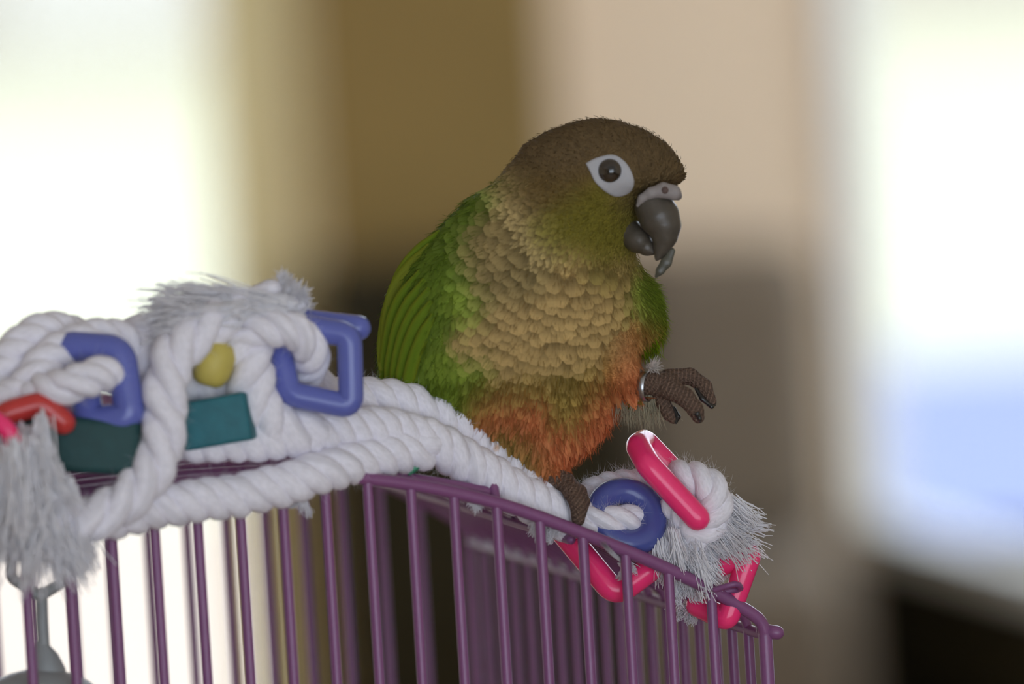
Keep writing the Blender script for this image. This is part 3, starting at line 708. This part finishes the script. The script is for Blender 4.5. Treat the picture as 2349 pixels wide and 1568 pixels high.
def plumage(p, n=None):
    d2 = (p[:, 0:1] - SEEDS[None, :, 0]) ** 2 + (p[:, 1:2] - SEEDS[None, :, 1]) ** 2
    w = np.exp(-d2 / (2 * 30.0 ** 2)) + 1e-9 / (1 + d2)
    c = (w @ lin(SEEDS[:, 2:])) / w.sum(1)[:, None]
    if n is not None:                                        # the back is green below the nape
        k = np.clip((n[:, 2] - .15) * 2.5, 0, 1) * np.clip((p[:, 1] - 400) / 60, 0, 1)
        c = c * (1 - k[:, None]) + lin((66, 88, 10)) * k[:, None]
    return (c * .86 + .14 * c.mean(1)[:, None]) * ALB
ALB = np.array([2.55, 2.28, 1.75])
legm = ((BV[:, 0] > 1456) & (BV[:, 1] > 815) & (BV[:, 0] + (BV[:, 1] - 880) * .2 > 1462)) | ((BV[:, 1] > 1090)) | ((BV[:, 1] > 1078) & (BV[:, 0] > 1285))
bc = plumage(BV, BN)
bc[legm] = np.array([0.15, 0.095, 0.068])
bird = empty('parrot', O([[1290, 1170, -60]])[0], 'small parrot with brown head, green cheek and orange belly standing on the rope', 'parrot')
m_skin = fibre_mat('bird_skin_and_down', (.2, .2, .2), attr_col=True, su=0, sv=0, var=0.0, bump=0.0, rough=0.75)
# horny scales on the feet, fine down elsewhere
nt = m_skin.node_tree; b = nt.nodes['Principled BSDF']
tc = nt.nodes.new('ShaderNodeTexCoord'); vo = nt.nodes.new('ShaderNodeTexVoronoi'); vo.inputs['Scale'].default_value = 1900
nt.links.new(tc.outputs['Object'], vo.inputs['Vector'])
bp = nt.nodes.new('ShaderNodeBump'); bp.inputs['Strength'].default_value = .9; bp.inputs['Distance'].default_value = .0006; bp.invert = True
nt.links.new(vo.outputs['Distance'], bp.inputs['Height']); nt.links.new(bp.outputs[0], b.inputs['Normal'])
rm = nt.nodes.new('ShaderNodeMapRange'); rm.inputs[1].default_value = .1; rm.inputs[2].default_value = .65; rm.inputs[3].default_value = 1.15; rm.inputs[4].default_value = .75
nt.links.new(vo.outputs['Distance'], rm.inputs[0])
src = b.inputs['Base Color'].links[0].from_socket; sc = nt.nodes.new('ShaderNodeVectorMath'); sc.operation = 'SCALE'
mk = nt.nodes.new('ShaderNodeAttribute'); mk.attribute_name = 'fuv'; mf = nt.nodes.new('ShaderNodeMix'); mf.inputs[2].default_value = 1.0
sx = nt.nodes.new('ShaderNodeSeparateXYZ'); nt.links.new(mk.outputs['Vector'], sx.inputs[0])          # rings of scales across shank and toes
sn = nt.nodes.new('ShaderNodeMath'); sn.operation = 'SINE'; nt.links.new(sx.outputs['Y'], sn.inputs[0])
rr = nt.nodes.new('ShaderNodeMapRange'); rr.inputs[1].default_value = .2; rr.inputs[2].default_value = 1; rr.inputs[3].default_value = .9; rr.inputs[4].default_value = 1.55
nt.links.new(sn.outputs[0], rr.inputs[0]); ml = nt.nodes.new('ShaderNodeMath'); ml.operation = 'MULTIPLY'
nt.links.new(rr.outputs[0], ml.inputs[0]); nt.links.new(rm.outputs[0], ml.inputs[1])
nt.links.new(sx.outputs['X'], mf.inputs[0]); nt.links.new(ml.outputs[0], mf.inputs[3]); nt.links.new(src, sc.inputs[0]); nt.links.new(mf.outputs[0], sc.inputs['Scale'])
nt.links.new(sc.outputs[0], b.inputs['Base Color'])
body = mesh('body', O(BV), BF, m_skin, bird, col=bc, uv=np.stack([legm.astype(float), np.where(BV[:, 0] > 1400, np.hypot(BV[:, 0] - 1440, BV[:, 1] - 850), np.hypot(BV[:, 0] - 1250, BV[:, 1] - 1085)) * 2 * math.pi / 9.5], 1))

# ---- feathers: overlapping blades laid along the flow of the plumage
m_feather = fibre_mat('feather', (.2, .2, .2), attr_col=True, su=7, sv=1.2, var=0.22, bump=0.25, rough=0.7, spec=0.25, dist=.0002)
translucent_mix(m_feather, 0.22, None)
fa = np.cross(BV[BF[:, 2]] - BV[BF[:, 0]], BV[BF[:, 3]] - BV[BF[:, 1]]); fa = np.linalg.norm(fa, axis=1)
fc = BV[BF].mean(1); fn = BN[BF].mean(1); fn /= np.linalg.norm(fn, axis=1)[:, None]
flleg = legm[BF].any(1)
def scatter(sel, dist, ntry=60000):
    """points no closer than dist on the chosen faces"""
    i = np.flatnonzero(sel); pr = fa[i] / fa[i].sum(); pick = i[RNG.choice(len(i), min(ntry, 12 * len(i)), p=pr)]
    t = RNG.uniform(0, 1, (len(pick), 2)); q = BF[pick]
    p = (BV[q[:, 0]] * ((1 - t[:, :1]) * (1 - t[:, 1:])) + BV[q[:, 1]] * (t[:, :1] * (1 - t[:, 1:])) + BV[q[:, 2]] * t[:, :1] * t[:, 1:] + BV[q[:, 3]] * (1 - t[:, :1]) * t[:, 1:])
    cell = {}; keep = []
    for k, x in enumerate(p):
        g = tuple((x // dist).astype(int)); ok = True
        for dx in (-1, 0, 1):
            for dy in (-1, 0, 1):
                for dz in (-1, 0, 1):
                    for y in cell.get((g[0] + dx, g[1] + dy, g[2] + dz), ()):
                        if (x[0] - y[0]) ** 2 + (x[1] - y[1]) ** 2 + (x[2] - y[2]) ** 2 < dist * dist: ok = False; break
                    if not ok: break
                if not ok: break
            if not ok: break
        if ok: cell.setdefault(g, []).append(x); keep.append(k)
    keep = np.array(keep); return p[keep], fn[pick[keep]]
BEAK = np.array([1510, 455, -60.0])
def flow(p, n):
    """direction in which the feathers lie: away from the beak on the head, down the body elsewhere"""
    d1 = p - BEAK; d1 /= np.linalg.norm(d1, axis=1)[:, None]
    t = np.clip((p[:, 0] - 860) / 620, 0, 1)
    d2 = np.stack([-.42 + .55 * t, np.full(len(p), 1.0), np.full(len(p), .15)], 1)
    d3_ = np.stack([p[:, 0] - 1335, (p[:, 1] - 420) * 1.15, 40 + 0 * p[:, 0]], 1); d3_ /= np.linalg.norm(d3_, axis=1)[:, None]
    kc = np.clip((p[:, 0] - 1020) / 90, 0, 1)[:, None]; d2 = d2 * (1 - kc) + d3_ * kc
    low = np.clip((p[:, 1] - 820) / 200, 0, 1)[:, None]
    d2 = d2 * (1 - low) + np.stack([np.clip((p[:, 0] - 1240) / 260, -.2, .55), np.full(len(p), 1.0), np.zeros(len(p))], 1) * low
    k = np.clip((p[:, 1] - 480) / 160, 0, 1)[:, None]
    d = d1 * (1 - k) + d2 * k
    d = d - n * (d * n).sum(1)[:, None]; return d / (np.linalg.norm(d, axis=1)[:, None] + 1e-9)
PROFILE = np.array([.55, .92, 1.0, .9, .62, .18]); BLUNT = np.array([.6, .95, 1.0, .98, .86, .45])
def feathers(p, n, L, Wd, lift, col, tipcol, jitter=.12, sink=2.5, curl=.5, prof_=PROFILE, cup=.28, conform=False):
    """numpy batch: six rows of three vertices per feather; returns V, F, col, uv"""
    m = len(p); d = flow(p, n); sd = np.cross(n, d)
    d = d + sd * RNG.normal(0, jitter, m)[:, None]; d /= np.linalg.norm(d, axis=1)[:, None]; sd = np.cross(n, d)
    L = L * RNG.uniform(.85, 1.15, m); Wd = Wd * RNG.uniform(.85, 1.15, m)
    k = np.linspace(0, 1, 6)
    rise = -sink + (lift + sink) * (k ** 1.0) - curl * lift * k ** 3
    cen = p[:, None] + (L[:, None] * k)[..., None] * d[:, None] + rise[None, :, None] * n[:, None]
    hw = Wd[:, None] * prof_[None] * .5
    V = np.stack([cen - hw[..., None] * sd[:, None] - (hw * cup)[..., None] * n[:, None], cen, cen + hw[..., None] * sd[:, None] - (hw * cup)[..., None] * n[:, None]], 2)
    if conform:                                              # lie on the curved breast, each row overlapping the next
        c_, a_, b_, wc_ = row(V[..., 1]); x_ = np.abs(V[..., 0] - c_) / a_
        hgt = np.broadcast_to(rise[None, :, None], x_.shape).copy(); hgt[:, :, [0, 2]] -= 1.6
        hgt = hgt / np.sqrt(np.maximum(1 - x_ ** 2, .12))
        kf = np.clip((.96 - x_) / .08, 0, 1); V[..., 2] = V[..., 2] * (1 - kf) + (front(V[..., 0], V[..., 1]) - hgt) * kf
    V = V.reshape(-1, 3)
    g = np.clip((k - .45) / .4, 0, 1)[None, :, None, None]
    C = np.broadcast_to(col[:, None, None, :] * (1 - g) + tipcol[:, None, None, :] * g, (m, 6, 3, 3)).copy()
    C *= RNG.uniform(.86, 1.14, m)[:, None, None, None]
    b = (np.arange(m) * 18)[:, None, None]; r = (np.arange(5) * 3)[None, :, None]; j = np.arange(2)[None, None, :]
    F = np.stack([b + r + j, b + r + j + 1, b + r + 3 + j + 1, b + r + 3 + j], -1).reshape(-1, 4)
    uv = np.stack([np.tile(np.array([-1, 0, 1.0]), m * 6) * (Wd.mean() / 12), np.tile(np.repeat(k, 3), m) * 2], 1) + np.repeat(RNG.uniform(0, 90, (m, 1)), 18, 0)
    return V, F, C.reshape(-1, 3), uv
def batch(name, parts):
    V = np.vstack([a[0] for a in parts]); off = np.cumsum([0] + [len(a[0]) for a in parts[:-1]])
    F = np.vstack([a[1] + o for a, o in zip(parts, off)])
    return mesh(name, O(V), F, m_feather, bird, col=np.vstack([a[2] for a in parts]), uv=np.vstack([a[3] for a in parts]), kind='stuff')
def eyefree(p): return (((p[:, 0] - 1398) / 66) ** 2 + ((p[:, 1] - 406) / 58) ** 2 > 1) | (p[:, 2] > 20)
vis = ~flleg
head = vis & (fc[:, 1] < 600) & (fc[:, 0] > 1120 + np.clip(fc[:, 1] - 420, 0, 200) * .55)
p, n = scatter(head, 8.5)
k = eyefree(p); p, n = p[k], n[k]
cl_ = plumage(p, n); nk = np.clip((1250 - p[:, 0] + (p[:, 1] - 420) * .9) / 110, 0, 1)[:, None]       # paler edges towards the neck
size = 17 + 14 * nk[:, 0]
parts = []
for lo, hi in ((0, .2), (.2, .6), (.6, 1.01)):
    q = (nk[:, 0] >= lo) & (nk[:, 0] < hi)
    if q.any():
        s_ = size[q].mean(); parts.append(feathers(p[q], n[q], s_ * 1.25, s_ * .75, 3 + 3 * lo, cl_[q] * (1 - .32 * nk[q]), cl_[q] * (1 + .9 * nk[q]) + .03 * nk[q], .12, 2))
batch('head_plumage', parts)
chest = vis & ~head & (fc[:, 1] < 905) & (fc[:, 0] > 1075 - np.clip(700 - fc[:, 1], 0, 300) * -.1)
def gradn(u, v):
    e = 4.0; gu = (front(u + e, v) - front(u - e, v)) / (2 * e); gv = (front(u, v + e) - front(u, v - e)) / (2 * e)
    n_ = np.stack([np.clip(gu, -3, 3), np.clip(gv, -3, 3), -np.ones_like(u)], 1); return n_ / np.linalg.norm(n_, axis=1)[:, None]
pts = []
for i, rho in enumerate(np.arange(150, 520, 25.0)):              # feather tracts run in arcs about the throat
    st = 24.0 / rho; a0 = RNG.uniform(0, st)
    for a in np.arange(-1.35 + a0, 1.2, st):
        r2 = rho + 7 * math.sin(a * 5 + i * .6) + RNG.normal(0, 2.2); pts.append((1335 + r2 * math.sin(a), 420 + r2 * math.cos(a) * 1.02))
pts = np.array(pts); c_, a_, b_, wc_ = row(pts[:, 1]); x_ = (pts[:, 0] - c_) / a_
edge = 1045 + np.clip(pts[:, 1] - 560, 0, 400) * .10 + RNG.normal(0, 10, len(pts))
hd = (pts[:, 1] < 600) & (pts[:, 0] > 1135 + np.clip(pts[:, 1] - 420, 0, 200) * .55)
k = (np.abs(x_) < .985) & (pts[:, 0] > edge) & (pts[:, 1] < 925) & (pts[:, 1] > 430) & ~hd
p = np.stack([pts[k, 0], pts[k, 1], front(pts[k, 0], pts[k, 1])], 1); n = gradn(p[:, 0], p[:, 1])
CHEST = (p, n)
cl_ = plumage(p, n); pale = np.clip(1.15 - np.abs(p[:, 1] - 660) / 320, .25, 1)[:, None]
b1 = feathers(p, n, 52, 40, 7.5, cl_ * .72, cl_ * (1.02 + .36 * pale) + .012 * pale, .12, 1, .3, BLUNT, .1, True)
p, n = scatter(chest & (fc[:, 0] < 1475) & (fc[:, 2] > 40), 17)
cl_ = plumage(p, n); b0 = feathers(p, n, 44, 34, 6, cl_, cl_, .14, 3)
wingsel = vis & ~head & ~chest
p, n = scatter(wingsel & (fc[:, 1] < 905), 13)
cl_ = plumage(p, n); b2 = feathers(p, n, 42, 22, 6, cl_, cl_, .14, 3)
p, n = scatter(chest & (fc[:, 0] >= 1462) & (fc[:, 1] < 800), 9)
cl_ = plumage(p, n); b4 = feathers(p, n, 34, 12, 6, cl_, cl_, .2, 3)
batch('body_plumage', [b0, b1, b2, b4])
p, n = scatter(vis & (fc[:, 1] >= 890) & (fc[:, 1] < 1062), 12)
cl_ = plumage(p, n); batch('belly_plumage', [feathers(p, n, 52, 15, 7, cl_, cl_, .2, 3)])
# ---- hair-fine down on the belly, thigh, wing edge and outline
m_down = fibre_mat('down_fibre', (.2, .2, .2), attr_col=True, su=1, sv=1, var=0.05, bump=0, rough=0.8, spec=.1)
translucent_mix(m_down, 0.4, None)
def down(name, sel, num, L, lift, width=.9, bright=1.1, jit=.25):
    i = np.flatnonzero(sel); pick = i[RNG.choice(len(i), num, p=fa[i] / fa[i].sum())]
    p = fc[pick] + RNG.normal(0, 3, (num, 3)); n = fn[pick]; d = flow(p, n) + n * lift + RNG.normal(0, jit, (num, 3))
    c = np.minimum(plumage(p, n) * bright * RNG.uniform(.75, 1.3, num)[:, None], .9)
    dw = np.array([d[:, 0]]).T * RT - np.array([d[:, 1]]).T * UP + np.array([d[:, 2]]).T * FW_
    strands(name, bird, O(p), dw, RNG.uniform(.6, 1.2, num) * L * PX, width * PX, m_down, bend=.35, seg=3, col=c)
down('belly_down', vis & (fc[:, 1] > 860), 9000, 34, .34, 1.0, 1.0)
down('chest_down', chest & (fc[:, 1] > 480) & (fc[:, 2] < 90), 7000, 15, .22, .6, 1.0, .12)
down('wing_down', vis & (fc[:, 0] > 1470) & (fc[:, 1] > 600), 2600, 30, .4, .9, 1.0)
down('head_down', head & eyefree(fc), 5000, 9, .35, .7, 1.0)
down('back_down', wingsel & (fc[:, 1] < 905), 3500, 22, .2, .8, 1.0)
def tuft(name, roots, d, num, L, rgb, width=1.0, cone=.14, spread=8):
    r = np.array(roots, float)[RNG.integers(0, len(roots), num)] + RNG.normal(0, spread, (num, 3))
    dd = np.array(d) + RNG.normal(0, cone, (num, 3)); dw = dd[:, :1] * RT - dd[:, 1:2] * UP + dd[:, 2:] * FW_
    strands(name, bird, O(r), dw, RNG.uniform(.3, 1.1, num) * L * PX, width * PX, m_down, bend=.3, seg=3, col=np.tile(rgb, (num, 1)) * RNG.uniform(.7, 1.2, num)[:, None])
tuft('thigh_tuft', [(1425, 890, 20), (1440, 897, 20), (1460, 902, 20), (1480, 905, 18), (1495, 905, 14)], (.12, 1, 0), 620, 76, np.array([.64, .58, .42]), 1.2, .22, 9)
tuft('flank_tuft', [(1480, 770, 60), (1495, 780, 60), (1470, 785, 60)], (.25, 1, 0), 260, 50, lin((84, 106, 18)) * ALB, 1.2, .14, 7)
tuft('wing_edge_tuft', [(1508, 735, 70), (1512, 760, 70), (1490, 760, 70)], (.25, 1, -.1), 260, 36, lin((84, 106, 18)) * ALB, 1.0, .2, 8)
tuft('belly_edge_tuft', [(1348, 990, 30), (1352, 1000, 30)], (.05, 1, 0), 70, 50, lin((150, 86, 54)) * ALB, 1.2, .1, 5)

# ---- long feathers of the folded wing and the tail, one by one
def blade(name, pts, width, rgb, edge):
    c = spline(O(np.array(pts, float)), .0012); t, N, B = frames(c)
    view = np.tile(FW_, (len(c), 1)); sd = np.cross(t, view); sd /= np.linalg.norm(sd, axis=1)[:, None]; nn = np.cross(sd, t)
    k = np.linspace(0, 1, len(c)); w = width * PX * .5 * np.minimum(np.minimum(1, .35 + 3 * k), np.sqrt(np.clip((1.02 - k) * 5, .02, 1)))
    off = np.array([-1, -.5, 0, .5, 1]); V = c[:, None] + (w[:, None] * off)[..., None] * sd[:, None] - ((.25 * w)[:, None] * (1 - off ** 2))[..., None] * nn[:, None]
    th_ = .00012; V2 = V + nn[:, None] * th_
    m_ = len(c) * 5; allV = np.vstack([V.reshape(-1, 3), V2.reshape(-1, 3)]); F = []
    for i in range(len(c) - 1):
        for j in range(4):
            a = i * 5 + j; F.append((a, a + 1, a + 6, a + 5)); F.append((m_ + a, m_ + a + 5, m_ + a + 6, m_ + a + 1))
        F.append((i * 5, i * 5 + 5, m_ + i * 5 + 5, m_ + i * 5)); F.append((i * 5 + 4, m_ + i * 5 + 4, m_ + i * 5 + 9, i * 5 + 9))
    g = np.abs(off)[None, :, None] ** 2 * np.ones((len(c), 1, 1)); C = (np.asarray(rgb) * (1 - g) + np.asarray(edge) * g).reshape(-1, 3)
    uv = np.stack([np.tile(off * 3, len(c)), np.repeat(k * 6, 5)], 1) + random.uniform(0, 50)
    mesh(name, allV, F, m_feather, bird, col=np.vstack([C, C]), uv=np.vstack([uv, uv]))
grn = lin((64, 86, 8)) * ALB; olive = lin((78, 88, 18)) * ALB; dk = olive; gold = olive   # green vanes with olive edges
for i, (x0, y0, x1, y1, x2, y2, w_, c1, c2) in enumerate([
    (1010, 530, 925, 620, 884, 745, 30, grn, gold), (985, 560, 906, 660, 880, 790, 28, dk, gold), (960, 590, 893, 700, 873, 850, 28, dk, gold), (965, 620, 905, 720, 876, 880, 30, grn, gold),
    (975, 640, 918, 740, 888, 888, 30, grn, gold), (985, 660, 930, 760, 900, 892, 30, grn, dk), (990, 690, 942, 780, 914, 896, 30, grn, dk), (995, 720, 955, 810, 930, 900, 30, grn, dk)]):
    f0 = lambda u, v, e: min(front(u, v), 88) - e
    blade('flight_feather', [(x0, y0, f0(x0, y0, 4)), (x1, y1, f0(x1 + 8, y1, 7)), (x2, y2, f0(x2 + 14, y2, 10 + i))], w_, c1, c2)
for i in range(6):
    blade('tail_feather', [(960 + 14 * i, 905, 170 + 6 * i), (900 + 12 * i, 935, 420), (850 + 10 * i, 955, 780 + 10 * i)], 34, grn, dk)

# ---- face: beak, cere, eye
m_beak = mat('dark_horn_beak', (0.080, 0.066, 0.050), 0.36, 0.3, 500, 0.12, 1500)
m_cere = mat('pale_cere_skin', (0.30, 0.265, 0.255), 0.6, 0.1, 900, 0.15, 3000)
m_ring = mat('white_eye_skin', (0.44, 0.43, 0.445), 0.65, 0.06, 900, 0.25, 3500)
m_eye = mat('dark_brown_iris', (0.030, 0.020, 0.012), 0.08, 0.2, 900, coat=1.0)
m_pupil = mat('black_pupil', (0.004, 0.004, 0.004), 0.04, 0, coat=1.0)
m_claw = mat('black_claw', (0.022, 0.020, 0.018), 0.22, 0.1, 500)
def solid(name, chains, m, parent, h=2.5, squash=1.0, k=8, base=None):
    al = np.array([p for c in chains for p in c]); r = al[:, 3].max() + 12
    lo = al[:, :3].min(0) - r * max(1, squash); hi = al[:, :3].max(0) + r * max(1, squash)
    f = Field(lo, hi, h)
    for c in chains: f.chain(c, k, squash)
    V, F = f.mesh(2); N = vnormals(V, F)
    if (N * (V - V.mean(0))).sum() < 0: F = F[:, ::-1]
    return mesh(name, O(V), F, m, parent, base=base)
solid('upper_beak', [[(1498, 474, -62, 44), (1511, 498, -66, 46), (1522, 520, -68, 38), (1523, 545, -68, 28), (1517, 568, -68, 18), (1509, 588, -68, 8), (1505, 597, -68, 3)]], m_beak, bird, squash=1.0)
solid('lower_beak', [[(1436, 530, -8, 36), (1464, 551, -34, 29), (1484, 569, -52, 18), (1497, 578, -58, 8)]], m_beak, bird, squash=1.05)
cere = solid('cere', [[(1462, 472, -88, 5), (1472, 456, -94, 8), (1492, 444, -100, 11), (1520, 438, -100, 16), (1543, 443, -90, 15), (1553, 450, -70, 11)]], m_cere, bird, k=12)
def ball(name, c, r, m, parent, sq=1.0):
    th = np.linspace(0, math.pi, 17); pr = O(np.array([c], float))[0]
    V, F, uv = tube(pr + np.outer(-np.cos(th) * r * sq * PX, FW_), np.maximum(np.sin(th), .02) * r * PX, 28, cap=False)
    return mesh(name, V, F, m, parent)
ball('nostril', (1523, 438, -116), 8.5, mat('dark_nostril', (0.10, 0.06, 0.05), 0.7), cere, .6)
ringp = spline(np.array([(1342, 377, 0), (1368, 364, 0), (1404, 357, 0), (1430, 371, 0), (1447, 396, 0), (1453, 424, 0), (1442, 444, 0), (1414, 453, 0), (1388, 442, 0), (1364, 420, 0), (1352, 396, 0), (1342, 377, 0)], float), 6)
cx, cy = 1398, 400; V = []; F = []; m_ = len(ringp) - 1
for j, t_ in enumerate((1.0, .97, .85, .7, .5, .3, .1)):
    for i in range(m_):
        u, v = cx + (ringp[i, 0] - cx) * t_, cy + (ringp[i, 1] - cy) * t_
        V.append((u, v, front(u, v) - (1 if j == 0 else 6 + 2 * (1 - t_))))
for j in range(6):
    for i in range(m_): F.append((j * m_ + i, j * m_ + (i + 1) % m_, (j + 1) * m_ + (i + 1) % m_, (j + 1) * m_ + i))
eyer = mesh('eye_ring', O(np.array(V)), F, m_ring, bird)
ez = front(1397, 394)
ball('eye', (1397, 394, ez - 4), 27.5, m_eye, eyer, .7)
ball('pupil', (1399, 394, ez - 13), 17, m_pupil, eyer, .66)
# chip of shell held in the beak
chip = solid('shell_chip', [[(1540, 577, -72, 8), (1527, 602, -74, 13), (1513, 622, -72, 10), (1504, 635, -70, 4)]], mat('grey_shell', (0.075, 0.07, 0.05), 0.35, 0.4, 900), None, h=1.6, squash=.45, k=4)
tag(chip, 'thin grey shell chip held at the tip of the beak', 'shell chip')
# claws and the closed leg band
for pts in ([(1597, 892, 2, 4), (1610, 914, -8, 6), (1632, 932, -12, 5), (1640, 928, -8, 2)], [(1598, 948, -54, 8), (1604, 960, -52, 5), (1604, 968, -48, 2)], [(1546, 935, -12, 4), (1555, 955, -16, 6), (1550, 970, -16, 3)], [(1326, 1198, -52, 8), (1322, 1216, -46, 4)], [(1332, 1186, -32, 7), (1330, 1202, -30, 3)]):
    solid('claw', [pts], m_claw, bird, h=1.6, k=4)
th = np.linspace(0, 2 * math.pi, 48, endpoint=False)
bcn = O(np.array([[1482, 886, -6.]]))[0]; bn = RT * .90 - UP * .05 - FW_ * .42; bn /= np.linalg.norm(bn); e1 = np.cross(bn, UP); e1 /= np.linalg.norm(e1); e2 = np.cross(bn, e1)
V = []; F = []
for (rr, hh) in ((33, -9), (35, -8), (35, 8), (33, 9), (31, 8), (31, -8)):
    V.append(bcn + rr * PX * (np.cos(th)[:, None] * e1 + np.sin(th)[:, None] * e2) + bn * hh * PX)
V = np.vstack(V)
for j in range(6):
    for i in range(48): F.append((j * 48 + i, j * 48 + (i + 1) % 48, ((j + 1) % 6) * 48 + (i + 1) % 48, ((j + 1) % 6) * 48 + i))
mesh('leg_band', V, F, MT['steel'], bird)
tuft('band_fluff', [(1492, 842, -24), (1500, 840, -24)], (.5, -.6, -.2), 120, 22, np.array([.8, .74, .7]), 1.2, .6, 4)
